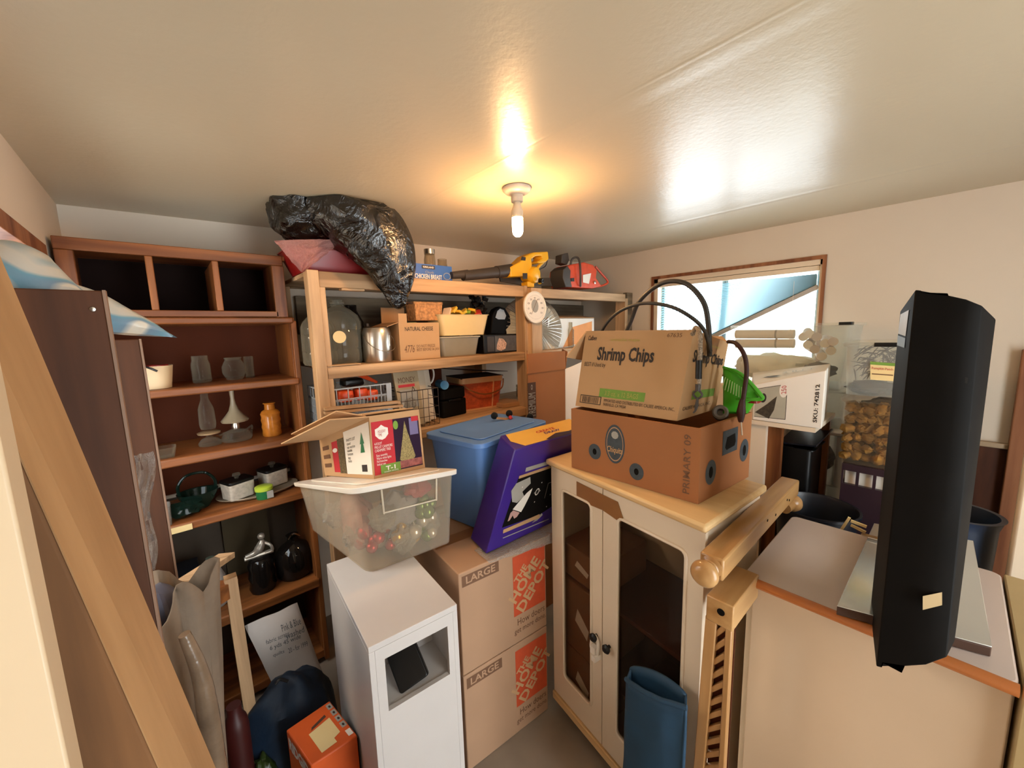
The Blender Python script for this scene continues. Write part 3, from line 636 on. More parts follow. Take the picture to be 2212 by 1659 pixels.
# ================================================================ white stand
SA = V(.311, .95, 0); SB = V(.573, .929, 0); u_ = (SB-SA).normalized(); v_ = V(-u_.y, u_.x, 0); w_ = (SB-SA).length; dp = .48; zt = .84
ws = thing('white_stand', 'narrow white laminate stand with a square hole and a black adapter inside', 'stand', (.45, 1.18, 0))
def loc(a, b, z): return SA+u_*a+v_*b+V(0, 0, z)
def lb(a0, a1, b0, b1, z0, z1): return ([loc(a0, b0, z0), loc(a1, b0, z0), loc(a1, b1, z0), loc(a0, b1, z0)], [loc(a0, b0, z1), loc(a1, b0, z1), loc(a1, b1, z1), loc(a0, b1, z1)])
MB().hexa(*lb(0, w_, 0, dp, zt-.018, zt)).build('top_board', M['whitelam'], ws, bevel=.0015)
MB().hexa(*lb(0, .016, .0, dp, .02, zt-.018)).build('side_panel', M['whitelam'], ws, bevel=.0015); MB().hexa(*lb(w_-.016, w_, .0, dp, .02, zt-.018)).build('side_panel', M['whitelam'], ws, bevel=.0015)
MB().hexa(*lb(.016, w_-.016, dp-.01, dp, .02, zt-.018)).build('back_panel', M['whitelam'], ws)
m = MB(); ha0, ha1, hz0, hz1 = .04, w_-.035, zt-.215, zt-.055
m.hexa(*lb(.016, ha0, 0, .014, .02, zt-.018)); m.hexa(*lb(ha1, w_-.016, 0, .014, .02, zt-.018)); m.hexa(*lb(ha0, ha1, 0, .014, hz1, zt-.018)); m.hexa(*lb(ha0, ha1, 0, .014, .02, hz0))
m.build('front_panel', M['whitelam'], ws, smooth=False)
MB().hexa(*lb(.016, w_-.016, .014, .16, hz0-.02, hz0-.004)).build('inner_shelf', M['whitelam'], ws); MB().hexa(*lb(.016, w_-.016, .16, .17, hz0-.02, zt-.018)).build('inner_back', M['whitelam'], ws)
ad = thing('power_adapter', 'black power adapter lying in the hole of the white stand', 'adapter', loc(.12, .07, hz0-.004))
mm = Matrix.Rotation(radians(-18), 4, 'Z') @ Matrix.Rotation(radians(-20), 4, 'Y') @ Matrix.Rotation(radians(48), 4, 'X')
MB().rslab(loc(.132, .085, hz0+.032), .088, .118, .034, .008, m=mm).build('adapter_body', M['black'], ad, bevel=.004)
for k in (0, .012): MB().tube([loc(.15, .11, hz0+.07), loc(.17+k, .10, hz0+.11), loc(.20, .08+k, hz0+.125), loc(.215, .05, hz0+.135)], .0042, 8).build('cable', M['black'], ad)

# clear tote on the stand
bF, bR, bL = V(.437, 1.262, zt+.002), V(.757, 1.235, zt+.002), fz(670, 1140, zt+.002); bK = bR+bL-bF
tF, tR = fy(768, 1062, 1.225), fy(984, 1020, 1.20); tL = fy(640, 1046, 1.60); tK = tR+tL-tF
cc = (bF+bR+bL+bK)/4
def TM(a, b_, c_):           # unit tote coordinates (0..1) to the slightly tilted tote
    return bF.lerp(bR, a).lerp(bL.lerp(bK, a), b_).lerp(tF.lerp(tR, a).lerp(tL.lerp(tK, a), b_), c_)
def warp(mb):                 # local builder: x,y in -.5..+.5 of .40 x .45, z 0..0.3
    mb.v = [TM(v.x/.36+.5, v.y/.42+.5, v.z/.3) for v in mb.v]; return mb
ct = thing('clear_tote', 'frosted clear tote of Christmas ornaments with white lid on the white stand', 'storage tote', cc)
warp(MB().tub((0, 0, 0), .36, .42, .30, 1, .003, 0, .03, .006)).build('tub_body', M['frost'], ct)
l = MB(); l.rslab((0, 0, .292), .386, .445, .020, .035); l.rslab((0, 0, .312), .30, .36, .006, .03); warp(l).build('lid', M['whitepl'], ct, bevel=.006)
m = MB()
for s_ in (-1, 1): m.box((s_*.10, -.212, .245), (.006, .006, .09))
m.box((0, -.212, .205), (.20, .006, .006)); warp(m).build('handle_rib', mk('rib_plastic', 'cfc2ac', .4), ct, bevel=.003)
lidn = (tR-tF).cross(tL-tF).normalized(); lidp = TM(.5, .5, 1.065)
def fl_(x, y): d = ray(x, y); return CAM+d*((lidp-CAM).dot(lidn)/d.dot(lidn))
orn = [('red_bauble', 'b03038', 8, 'red glass bauble'), ('green_bauble', '6f8a4a', 16, 'green glass bauble'), ('silver_bauble', 'd4d0ca', 18, 'silver glass bauble'), ('gold_bauble', 'c8a050', 8, 'golden glass bauble')]
K = 0
for nm, colr, n, lb_ in orn:
    mat = mk(nm, colr, .18, .55, .05)
    for i in range(n):
        K += 1; random.seed(K*13)
        gx = {'green_bauble': random.uniform(.68, .90), 'red_bauble': random.uniform(.10, .45), 'silver_bauble': random.uniform(.3, .9), 'gold_bauble': random.uniform(.2, .7)}[nm]
        r_ = random.uniform(.018, .028); zz = random.uniform(.09, .72 if nm == 'green_bauble' else .42)
        p = TM(gx, random.uniform(.09, .26), zz)
        o = MB().ball(p, r_, 14).lathe([(.004, r_*.9), (.004, r_*1.2)], p, 8).build('bauble', mat, loc=p)
        tag(o, lb_+' inside the clear ornament tote', 'ornament', nm.replace('_', ' ')+'s in the clear tote')
def puff(name, label, c_, r_, mat, amp=.35, fr=2.5, seed=1, cat='packing', ridge=False, n=26, rot=0):
    o = MB().ball(c_, r_, n, amp, fr, seed, Matrix.Rotation(rot, 4, 'Z'), ridge).build(name, mat, loc=c_); return tag(o, label, cat)
greyp = mk('grey_packing_paper', '8d8b92', .7, bmp=.6, bs=18, bd=.01)
puff('tissue_bundle', 'grey tissue bundle in the middle of the clear ornament tote', TM(.56, .24, .55), (.075, .05, .065), greyp, seed=3, cat='tissue')
for i_, (a_, b_, c_, r_) in enumerate(((.30, .14, .55, .045), (.88, .16, .26, .035), (.50, .12, .20, .05), (.14, .30, .30, .05), (.14, .6, .5, .05))): puff('crumpled_wrap', ['clear crumpled wrap at the upper left front', 'clear crumpled wrap at the lower right', 'clear crumpled wrap at the bottom middle', 'clear crumpled wrap at the lower left', 'clear crumpled wrap at the far left'][i_]+' of the ornament tote', TM(a_, b_, c_), (r_, r_*.8, r_), M['film'], .45, 3, 30+i_, 'wrap')  # clear film added to fill and brighten the tote
puff('garland_bundle', 'pink and red wrapped bundle at the left inside the clear ornament tote', TM(.24, .45, .42), (.055, .12, .09), mk('pinkish_wrap', 'b4807a', .5, bmp=.8, bs=20, bd=.01, var=.35), seed=8, cat='tissue')
puff('red_ribbon_bundle', 'red bundle at the upper right of the clear ornament tote', TM(.78, .26, .80), (.05, .05, .035), mk('rosy_wrap', 'a8444a', .5, bmp=.6, bs=20, bd=.01), seed=11, cat='ribbon')
m = MB(); random.seed(3)
for i in range(46):
    o0 = TM(.62, .14, .22); d = V(random.gauss(0, 1), abs(random.gauss(0, .4)), random.gauss(0, 1)).normalized()
    m.beam(o0, o0+d*random.uniform(.035, .07), .006, .002)
tag(m.build('tinsel_bow', M['steel'], loc=cc+V(0, 0, .03)), 'silver tinsel bow near the bottom of the clear ornament tote', 'bow')
puff('green_tinsel_bundle', 'pale green tinsel bundle at the right of the clear ornament tote', TM(.80, .32, .45), (.045, .05, .08), mk('green_wrap', '8a9a68', .3, bmp=.9, bs=30, bd=.01, var=.4), seed=21, cat='tinsel')

# christmas tree carton on the lid
A = fl_(808, 1035); B = fl_(918, 1010); D = fl_(702, 1027)
Cc = B+(D-A)
tA, tB, tD = fv(797, 899, A), fv(905, 884, B), fv(690, 948, D); tC = tB+(tD-tA)
xt, F = carton('christmas_tree_carton', 'open printed Christmas tree carton standing on the white tote lid', [A, B, Cc, D], 1, M['cardboard_l'], top4=[tA, tB, tC, tD], closed=False)
q = F['front']
patch(xt, 'red_print', q, (.02, .05, .42, .90), M['inkred']); patch(xt, 'badge_print', q, [(.08, .68), (.14, .62), (.20, .60), (.26, .62), (.32, .68), (.32, .78), (.26, .80), (.20, .84), (.14, .80), (.08, .78)], M['white'], off=.0012)
text(xt, q, 'HOLIDAY\nTIME', (.13, .66, .27, .76), M['inkred'], off=.0016); text(xt, q, '4-FOOT\nPRE-LIT CANMORE\nCASHMERE TREE', (.05, .42, .38, .57), M['white'])
text(xt, q, 'Easy assembly\nWarm white lights\nFull branches\nIndoor use', (.07, .20, .34, .38), M['white']); disc(xt, 'badge_print', q, .475, .80, .05, .07, M['inkgreen'])
patch(xt, 'photo_print', q, (.42, .06, .96, .90), M['purpled'], off=.0006); patch(xt, 'photo_print', q, (.75, .60, .93, .88), mk('window_print', '6f6890', .6), off=.0010)
patch(xt, 'tree_print', q, [(.50, .22), (.54, .20), (.78, .20), (.82, .24), (.76, .46), (.70, .66), (.655, .85), (.60, .62), (.55, .42)], mk('tree_print_m', '8d7e50', .7, var=.5, scale=220), off=.0014)
patch(xt, 'gift_print', q, (.44, .08, .95, .20), mk('gift_print_m', '9c5c58', .7, var=.45, scale=60), off=.0012); patch(xt, 'red_print', q, (.80, .82, .95, .90), M['inkred'], off=.0014)
patch(xt, 'size_badge', q, (.13, .055, .50, .20), M['inkgreen'], off=.0018); text(xt, q, 'T-1', (.22, .10, .40, .17), M['white'], off=.0024, bold=.03); text(xt, q, 'WARM WHITE', (.18, .065, .45, .09), M['white'], off=.0024)
q = F['left']
patch(xt, 'white_print', q, (.50, .07, .985, .92), M['white']); patch(xt, 'red_print', q, (.24, .10, .36, .80), M['inkred']); patch(xt, 'tree_print', q, (.36, .08, .49, .82), mk('tree_side_print', '5a4a2c', .7, var=.5, scale=160))
text(xt, q, 'PARTS LIST\nstand\ntop section\nmiddle\nbottom\nlegs\nbolts', (.55, .30, .72, .76), M['ink']); patch(xt, 'tree_icon', q, [(.80, .45), (.88, .45), (.86, .60), (.88, .60), (.84, .80), (.80, .60), (.82, .60)], M['darkgreen'], off=.0012)
patch(xt, 'barcode', q, (.80, .12, .90, .24), M['ink'], off=.0012); disc(xt, 'badge_print', q, .30, .60, .05, .05, M['white'], .0014)
for v in (.22, .44, .66): patch(xt, 'dark_print', q, (.04, v, .18, v+.10), M['inkbrown'])
e = (tD-tA); r_ = (tB-tA)
flap(xt, tA+e, tA, -r_*.64+V(0, 0, .008)-e*.0, M['cardboard_l']); flap(xt, tA+e*.98+V(0, 0, .006), tA+e*.05+V(0, 0, .006), -r_*.48+V(0, 0, .03), M['cardboard_l'])
flap(xt, tD+V(0, 0, .004), tC+V(0, 0, .004), e*.35+V(0, 0, .03), M['cardboard_l']); flap(xt, tA+V(0, 0, .012)+e*.1, tB+V(0, 0, .012)+e*.1, e*.8+V(0, 0, .022), M['cardboard_l'])
m = MB()
for a_, b_, z_ in ((tA+e*.15-r_*.1, tB+e*.15-r_*.1, .018), (tA+e*.5-r_*.2, tB+e*.5-r_*.25, .030)): m.beam(a_+V(0, 0, z_), b_+V(0, 0, z_), .02, .004)
m.build('cut_edge', M['cardedge'], xt, smooth=False)

# ================================================================ white glass-door cabinet
cA, cB, cC = V(1.106, 1.034, 0), V(1.007, .388, 0), V(1.385, .345, 0); zt2 = 1.14
fu = (cB-cA).normalized(); fd = V(.39, -.024, 0).normalized(); cwid = (cB-cA).length; cdep = .375      # fu along the front, fd into the cabinet
def L2(a, b, z): return cA+fu*a+fd*b+V(0, 0, z)
def lb2(a0, a1, b0, b1, z0, z1): return ([L2(a0, b0, z0), L2(a1, b0, z0), L2(a1, b1, z0), L2(a0, b1, z0)], [L2(a0, b0, z1), L2(a1, b0, z1), L2(a1, b1, z1), L2(a0, b1, z1)])
def rbox(*a): return MB().hexa(*lb2(*a))
gc = thing('glass_door_cabinet', 'white cabinet with two glass doors and a birch top in the middle of the room', 'cabinet', (1.2, .7, 0))
o = rbox(-.012, cwid+.005, -.02, cdep+.01, zt2-.024, zt2).build('cabinet_top', M['birch'], gc, bevel=.008)
zb2 = .10
rbox(.012, .03, .012, cdep, zb2, zt2-.024).build('side_panel', M['creamw'], gc); rbox(cwid-.03, cwid-.012, .012, cdep, zb2, zt2-.024).build('side_panel', M['creamw'], gc)
rbox(.03, cwid-.03, cdep-.008, cdep, zb2, zt2-.024).build('back_panel', M['creamw'], gc); rbox(.03, cwid-.03, .02, cdep-.01, zb2, zb2+.018).build('bottom_panel', M['creamw'], gc)
rbox(.0, cwid, -.01, cdep, zb2-.035, zb2).build('plinth', M['birch'], gc, bevel=.004)
for z in (.36, .67): rbox(.03, cwid-.03, .03, cdep-.01, z-.014, z).build('inner_shelf', M['cab_in'], gc)
for a in (.06, cwid-.06):
    for b in (.05, cdep-.05):
        p = L2(a, b, 0); m = MB(); m.cyl(p+V(-.012, 0, .022), p+V(.012, 0, .022), .022, n=16); m.cyl(p+V(0, 0, .03), p+V(0, 0, .066), .008); m.build('caster', M['black'], gc)
# doors: left one nearly closed
def door(a0, a1, name='door', knob_a=None):
    z0, z1 = zb2+.004, zt2-.03; m = MB(); s = .052; r = .02
    i0, i1, j0, j1 = a0+s+.015, a1-s, z0+.115, z1-.075
    m.hexa(*lb2(a0, i0, -.002, .012, z0, z1)); m.hexa(*lb2(i1, a1, -.002, .012, z0, z1)); m.hexa(*lb2(i0, i1, -.002, .012, j1, z1)); m.hexa(*lb2(i0, i1, -.002, .012, z0, j0))
    d = m.build(name, M['creamw'], gc, smooth=False)
    g = rbox(i0, i1, .006, .009, j0, j1).build('glass_pane', M['pane'], d, smooth=False)
    b = MB(); pts = []
    for qa, qz, s0 in ((i1-r, j1-r, 0), (i0+r, j1-r, 90), (i0+r, j0+r, 180), (i1-r, j0+r, 270)):
        for k in range(4): an = radians(s0+30*k); pts.append(L2(qa+r*cos(an), -.003, qz+r*sin(an)))
    b.tube(pts, .0055, 8, 1, True); 
    for qa, qz, s0 in ((i1-r, j1-r, 0), (i0+r, j1-r, 90), (i0+r, j0+r, 180), (i1-r, j0+r, 270)):  # corner fillets
        cn = L2(qa+r*(1 if s0 in (0, 270) else -1), -.001, qz+r*(1 if s0 in (0, 90) else -1)); f_ = [L2(qa+r*cos(radians(s0+30*k)), -.001, qz+r*sin(radians(s0+30*k))) for k in range(4)]
        b.prism([cn]+f_, fd*.008)
    b.build('moulding', M['creamw'], d)
    kp = L2(knob_a, -.002, .54 if knob_a < cwid/2 else .535); kb = MB().lathe([(.006, 0), (.006, .008), (.014, .014), (.016, .022), (.010, .028), (.0, .029)], kp, 18, (-fd).to_track_quat('Z', 'Y').to_matrix().to_4x4()); kb.build('knob', M['black'], d)
    return d
mid = cwid*.435
d1 = door(.004, mid-.002, knob_a=mid-.028); d2 = door(mid+.002, cwid-.004, knob_a=mid+.035)
# child lock between knobs
m = MB(); k0 = L2(mid-.028, -.012, .525)
m.tube([k0+V(0, 0, .02), k0+fu*.016+V(0, 0, -.0), k0+fu*.014+V(0, 0, -.04), k0+V(0, 0, -.065), k0-fu*.018+V(0, 0, -.04), k0-fu*.012, k0+V(0, 0, .02)], .006, 8)
m.box(k0+V(0, 0, -.035)-fd*.004, (.022, .018, .028), atan2(fu.y, fu.x)); m.box(k0+V(0, 0, -.06)-fd*.004+fu*.01, (.018, .03, .02), atan2(fu.y, fu.x))
m.build('child_lock', M['whitepl'], gc, bevel=.003)
# brown tape across both doors
m = MB(); 
tp_ = [(.155, -.0035, zt2-.045), (.155, -.0035, zt2-.105), (.20, -.0035, zt2-.112), (mid, -.004, zt2-.106), (.365, -.0035, zt2-.118), (.375, -.0035, zt2-.10), (.352, -.0035, zt2-.052), (.26, -.0035, zt2-.050)]
tp_ = [L2(*p) for p in tp_]; m.prism(tp_, -fd*.0012); m.build('tape_strip', M['tape'], gc, smooth=False, label='brown parcel tape holding the doors shut')
# cartons inside the cabinet behind the left door
for i, (z, h) in enumerate(((zb2+.02, .24), (.362, .29), (.672, .13))):
    b_, t_ = lb2(.035, .262, .022, .30, z, z+h)
    cx_, F = carton('file_box', ['bottom', 'middle', 'top'][i]+' brown card box behind the left glass door of the white cabinet', b_, h, M['filebox'], 'brown boxes inside the glass cabinet')
    patch(cx_, 'paper_label', F['front'], [(.36, .46), (.66, .30), (.70, .46), (.42, .66)], M['white'])
b_, t_ = lb2(.36, .50, .05, .30, zb2+.02, .34); cx_, F = carton('file_box', 'dark box behind the right glass door of the white cabinet', b_, .24, M['filebox'])

# banana box
zb3 = zt2+.001
A = V(1.082, .907, zb3); B = V(1.097, .452, zb3); Cq = V(1.42, .424, zb3); D = A+(Cq-B); h3 = .222
bb, F = carton('banana_box', 'open brown banana box with oval blue emblem on the white glass cabinet', [A, B, Cq, D], h3, M['cardboard_o'], closed=False)
q = F['front']
for u, v in ((.225, .37), (.575, .22)): disc(bb, 'ring_print', q, u, v, .055, .125, M['inkblue']); disc(bb, 'hand_hole', q, u, v, .018, .05, M['blackm'], .0014)
disc(bb, 'emblem_print', q, .40, .56, .082, .30, M['inkblue'], n=32); rings(bb, 'emblem_ring', q, .40, .56, .070, .265, .93, M['cardboard_g'], .0014); text(bb, q, 'Chiquita', (.335, .40, .465, .52), M['cardboard_l'], off=.0018, bold=.02, shear=.2)
disc(bb, 'emblem_print', q, .40, .70, .03, .06, M['sign'], .0014, 9)
text(bb, q, 'PRIMARY 09', (.90, .10, .945, .90), M['inkbrown'], rot=90, bold=.01)
q = F['right']
patch(bb, 'handle_print', q, (.40, .52, .70, .86), M['inkblue']); patch(bb, 'hand_hole', q, [(.45, .62), (.48, .58), (.64, .60), (.66, .66), (.64, .78), (.48, .76)], M['blackm'], off=.0014)
for u, v in ((.20, .36), (.86, .46)): disc(bb, 'ring_print', q, u, v, .095, .17, M['inkblue']); disc(bb, 'hand_hole', q, u, v, .035, .08, M['blackm'], .0014)

# shrimp chips carton
bl_, br_ = fx(1243, 872, 1.105), fx(1462, 915, 1.115); tl_, tr_ = fx(1266, 715, 1.12), fx(1499, 712, 1.13)
bz = (bl_.z+br_.z)/2; bl_.z = br_.z = bz
dB = V(.235, -.03, 0)
cB_ = fx(1545, 903, 1.36); cT_ = fx(1574, 740, 1.375); cB_.z = bz; dT_ = cT_+(tl_-tr_); dB_ = cB_+(bl_-br_)
sc_, F = carton('chips_carton', 'tan shrimp chips carton standing tilted in the banana box', [bl_, br_, cB_, dB_], 1, M['cardboard_l'], top4=[tl_, tr_, cT_, dT_], closed=False)
q = F['front']
text(sc_, q, 'Shrimp Chips', (.17, .58, .72, .80), M['ink'], bold=.03); text(sc_, q, 'Calbee', (.04, .88, .135, .94), M['ink'], bold=.01, shear=.2); text(sc_, q, 'sriracha mayo', (.29, .86, .57, .91), M['inkgold']); text(sc_, q, '67635', (.80, .92, .92, .965), M['inkbrown'])
text(sc_, q, 'BEST if Used by', (.04, .53, .27, .60), M['ink']); patch(sc_, 'green_print', q, (.25, .165, .70, .275), M['inkgreen']); text(sc_, q, '3.3 oz. x 12 BAGS', (.31, .19, .64, .25), M['inkgold'], off=.0018)
text(sc_, q, 'IMPORTED AND DISTRIBUTED BY: CALBEE AMERICA, INC.,\nFAIRFIELD, CA 94534', (.31, .05, .97, .145), M['ink'])
patch(sc_, 'barcode_frame', q, (.045, .055, .28, .165), M['ink'], off=.0006); patch(sc_, 'barcode_field', q, (.053, .065, .272, .155), M['cardboard_l'], off=.0010); random.seed(5); x = .07; sg = []
while x < .255: w = random.choice((.002, .004, .006)); sg.append((x, w)); x += w+random.choice((.003, .005))
m = MB()
for x, w in sg: m.add([qp(q, x, .07, .0014), qp(q, x+w, .07, .0014), qp(q, x+w, .15, .0014), qp(q, x, .15, .0014)], [(0,1,2,3)])
m.build('barcode', M['ink'], sc_, smooth=False)
q = F['right']
text(sc_, q, 'Shrimp Chips', (.10, .62, .93, .80), M['ink'], bold=.03); patch(sc_, 'green_print', q, (.25, .22, .85, .33), M['inkgreen']); text(sc_, q, 'sriracha mayo', (.35, .86, .75, .91), M['inkgold']); text(sc_, q, 'CALBEE AMERICA, INC.,', (.08, .10, .80, .15), M['ink'])
patch(sc_, 'tape', q, [(.45, 1), (.72, 1), (.68, .80), (.45, .78)], M['tape'])
flap(sc_, dT_, tl_, V(-.045, .055, -.09), M['cardboard_l'], taper=.0); flap(sc_, cT_, dT_, V(.05, .04, .02), M['cardboard_l'])

# hoses out of the carton
def cordthing(name, label, pts, r, mat, cat='cord', n=10): o = MB().tube(pts, r, n, 8).build(name, mat, loc=pts[0]); return tag(o, label, cat)
Xh = 1.24
cordthing('black_hose', 'tall grey black hose arching out of the chips carton before the window', [fx(1330, 760, 1.20), fx(1360, 700, Xh), fx(1382, 650, Xh), fx(1430, 612, Xh), fx(1480, 612, Xh), fx(1518, 650, Xh), fx(1530, 700, Xh), fx(1533, 770, 1.22)], .0075, M['hose'], 'hose')
cordthing('black_hose', 'shorter black hose arching low out of the chips carton', [fx(1285, 760, 1.18), fx(1303, 710, 1.18), fx(1335, 675, 1.18), fx(1385, 656, 1.18), fx(1440, 660, 1.18), fx(1485, 680, 1.18), fx(1520, 712, 1.2), fx(1535, 760, 1.2)], .0055, M['hose'], 'hose')
# bungee cord hanging down the corner
bg_ = thing('bungee_cord', 'striped bungee cord with hook hanging over the corner of the chips carton', 'cord', fx(1505, 712, 1.12))
pts = [fx(1496, 722, 1.10), fx(1503, 708, 1.13), fx(1512, 722, 1.09), fx(1512, 770, 1.09), fx(1510, 830, 1.09), fx(1509, 845, 1.09)]
MB().tube(pts, .0062, 10, 6).build('cord', mk('braid', '8a7a68', .8, var=.6, scale=220), bg_)
MB().tube([fx(1510, 778, 1.085), fx(1509, 818, 1.085)], .0085, 10, 1).build('sleeve', M['black'], bg_)
k0 = fx(1507, 852, 1.085)
MB().tube([k0+V(0, .012, 0), k0+V(0, .0, .012), k0+V(0, -.012, 0), k0+V(0, 0, -.012)], .003, 8, 4, True).build('ring', M['dkgrey'], bg_)
MB().tube([k0+V(0, 0, -.008), k0+V(-.004, 0, -.03), k0+V(-.004, .003, -.045), k0+V(-.006, .008, -.052)], [.003, .005, .003, .002], 8).build('hook', M['dkgrey'], bg_)
MB().tube([k0+V(0, 0, .01), k0+V(0, 0, .028)], .007, 10, 1).build('ferrule', M['dkgrey'], bg_)
# red-brown braided cord at the right
rc = thing('braided_rope', 'dark red braided cord curving down onto the corner of the banana box', 'cord', fx(1600, 900, 1.30))
MB().tube([fx(1573, 738, 1.32), fx(1590, 742, 1.30), fx(1607, 765, 1.29), fx(1613, 800, 1.29), fx(1608, 845, 1.29), fx(1602, 885, 1.29)], .0065, 10).build('cord', M['rope'], rc)
MB().tube([fx(1604, 862, 1.285), fx(1601, 890, 1.285), fx(1600, 912, 1.285)], [.007, .013, .006], 10).build('grip', M['rope'], rc)
MB().tube([fx(1601, 912, 1.28), fx(1603, 940, 1.28)], .002, 6, 1).build('hook', M['steel'], rc)
# green slotted scoop and grey hose fitting
gs = thing('green_basket', 'bright green slotted plastic scoop sticking out of the banana box', 'basket', fx(1590, 880, 1.36))
a, b, c, d = fx(1562, 890, 1.34), fx(1590, 895, 1.34), fx(1640, 862, 1.33), fx(1570, 795, 1.37)
g0, g1, g2, g3 = fx(1566, 795, 1.345), fx(1640, 845, 1.31), fx(1572, 895, 1.30), fx(1548, 870, 1.345)
m = MB(); m.grid(lambda u, v: fx(1562+u*(78-40*v)+0*v, 793+60*u*u*.9*(1-v)+v*100+8*u, 1.33)+V(-.03*sin(pi*v)*sin(pi*u)+.06*u*v, 0, 0), 12, 12)
o = m.build('scoop_bowl', M['green'], gs); s_ = o.modifiers.new('solid', 'SOLIDIFY'); s_.thickness = .003
m = MB(); m.tube([fx(1562, 793, 1.325), fx(1600, 808, 1.32), fx(1640, 850, 1.32), fx(1644, 862, 1.32), fx(1610, 862, 1.31), fx(1590, 862, 1.31)], [.004, .006, .007, .006, .005, .004], 8); m.build('rim', M['green'], gs)
m = MB()
for k in range(8): m.beam(fx(1567+k*5, 815+k*3, 1.312), fx(1560+k*6, 840+k*3, 1.306), .0022, .001)
m.build('slot', mk('pale_slot', 'bfe0a0', .5), gs)
hf = MB().lathe([(.012, -.035), (.024, -.03), (.024, 0), (.019, .002), (.012, .0), (.010, -.02), (0, -.02)], fx(1556, 890, 1.32), 20, V(-1, -.3, .45).to_track_quat('Z', 'Y').to_matrix().to_4x4()).build('hose_fitting', mk('fitting_grey', '6e655c', .5), loc=fx(1552, 892, 1.325)); tag(hf, 'grey rounded fitting between chips carton and green scoop', 'fitting')
p = fx(1622, 868, 1.37); tag(MB().rslab(p, .05, .05, .014, .01).build('red_tin', M['red'], loc=p), 'small flat red tin beside the green scoop', 'tin')
# ================================================================ wooden bed frame pieces in the gap
bf = thing('bed_frame', 'pine bed frame with ball finials stood in the gap beside the glass cabinet', 'bed frame', (1.3, .36, 0))
pA, pB = fz(1532, 1222, 1.072), fz(1703, 1047, 1.072)+V(.02, 0, 0); du = (pB-pA).normalized()
MB().beam(pA+V(.012, 0, 0)-V(0, 0, .008), pB-V(0, 0, .008), .056, .056).build('post', M['bedwood'], bf, bevel=.005)
mm = (-du).to_track_quat('Z', 'Y').to_matrix().to_4x4()
MB().lathe([(.027, -.012), (.026, 0), (.017, .004), (.015, .008), (.022, .012), (.020, .016), (.016, .019), (.026, .024), (.032, .036), (.031, .046), (.022, .056), (.0, .060)], pA-V(0, 0, .008)+V(.012, 0, 0), 28, mm).build('ball_finial', M['bedwood'], bf)
MB().lathe([(.020, 0), (.02, .05), (.03, .06), (.033, .075), (.028, .09), (.0, .10)], fz(1695, 1098, .97), 24, V(1, -.1, 0).to_track_quat('Z', 'Y').to_matrix().to_4x4()).build('ball_finial', M['bedwood'], bf)
qA = fz(1555, 1298, .97); MB().bx(qA.x, 1.150, qA.y-.032, qA.y+.032, .902, .97).build('lower_post', M['bedwood'], bf, bevel=.003)
MB().lathe([(.009, 0), (.009, .0015), (.0, .0015)], qA-V(.0008, .004, .028), 16, V(-1, 0, 0).to_track_quat('Z', 'Y').to_matrix().to_4x4()).build('bolt_hole', M['blackm'], bf)
xu = qA.x+.012; yl1, yl0 = qA.y+.020, qA.y+.048; yr_ = qA.y-.022
MB().beam((xu, yl0, .01), (xu, yl1, .91), .028, .02).build('upright', M['bedwoodz'], bf, bevel=.003)
MB().beam((xu, yr_, .01), (xu, yr_, .91), .015, .02).build('upright', M['bedwoodz'], bf, bevel=.003)
for i in range(21):
    z = .04+i*.041; ya = yl0+(yl1-yl0)*z/.91-.008; MB().beam((xu+.004, ya, z), (xu+.004, yr_+.006, z+.045), .014, .012).build('slat', M['bedwoodz'], bf, bevel=.002)
MB().bx(xu+.012, xu+.016, yr_-.008, yl1+.0, .02, .90).build('dark_slat_backing', M['cab_in'], bf)  # dark sheet added behind the slats as their background
m = MB()
for x, z in ((.25, .0), (.31, -.012), (.40, -.004), (.42, -.014)): m.lathe([(.004, 0), (.004, .001), (0, .001)], pA+du*x*1.4+V(0, -.0285, z), 10, V(0, -1, 0).to_track_quat('Z', 'Y').to_matrix().to_4x4())
m.build('screw_hole', M['blackm'], bf)

# ================================================================ right cabinet
RX, RY0, RY1, RZ = 1.135, -.135, .340, .96
rc_ = thing('base_cabinet', 'cream base cabinet with laminate top and orange wood edge at the lower right', 'cabinet', (1.4, .1, 0))
MB().bx(RX+.035, RX+.48, RY0-.0, RY1-.012, .0, RZ-.028).build('cabinet_body', M['cream2'], rc_, bevel=.002)
MB().bx(RX+.018, RX+.033, RY0+.004, RY1-.022, .03, RZ-.030).build('door', M['cream2'], rc_, bevel=.003)
MB().bx(RX+.033, RX+.036, RY1-.030, RY1-.006, .0, RZ-.028).build('side_edge', M['creamw'], rc_)
t = MB(); t.rslab(V(RX+.25, (RY0+RY1)/2+.0, RZ-.026), .50, RY1-RY0, .025, .022); t.build('worktop', M['laminate'], rc_, bevel=.004)
MB().tube([V(RX+.004, RY0+.0, RZ-.0125), V(RX+.004, RY1-.018, RZ-.0125), V(RX+.012, RY1-.006, RZ-.0125), V(RX+.03, RY1+.0, RZ-.0125)], .0128, 10, 4).build('front_edging', M['orangewood'], rc_, label='rounded orange wood edging')
st = mk('scuff', 'a48a68', .6, var=.3, scale=50)
q = (V(RX+.018, RY1, .1), V(RX+.018, RY0, .1), V(RX+.018, RY0, .9), V(RX+.018, RY1, .9))
patch(rc_, 'scuff_mark', q, [(.66, .56), (.72, .60), (.77, .55), (.70, .52)], st); patch(rc_, 'scuff_mark', q, [(.67, .50), (.71, .53), (.70, .49)], st)
m = MB(); m.bx(RX+.0, RX+.5, RY0-.30, RY0-.004, 0, RZ-.0)
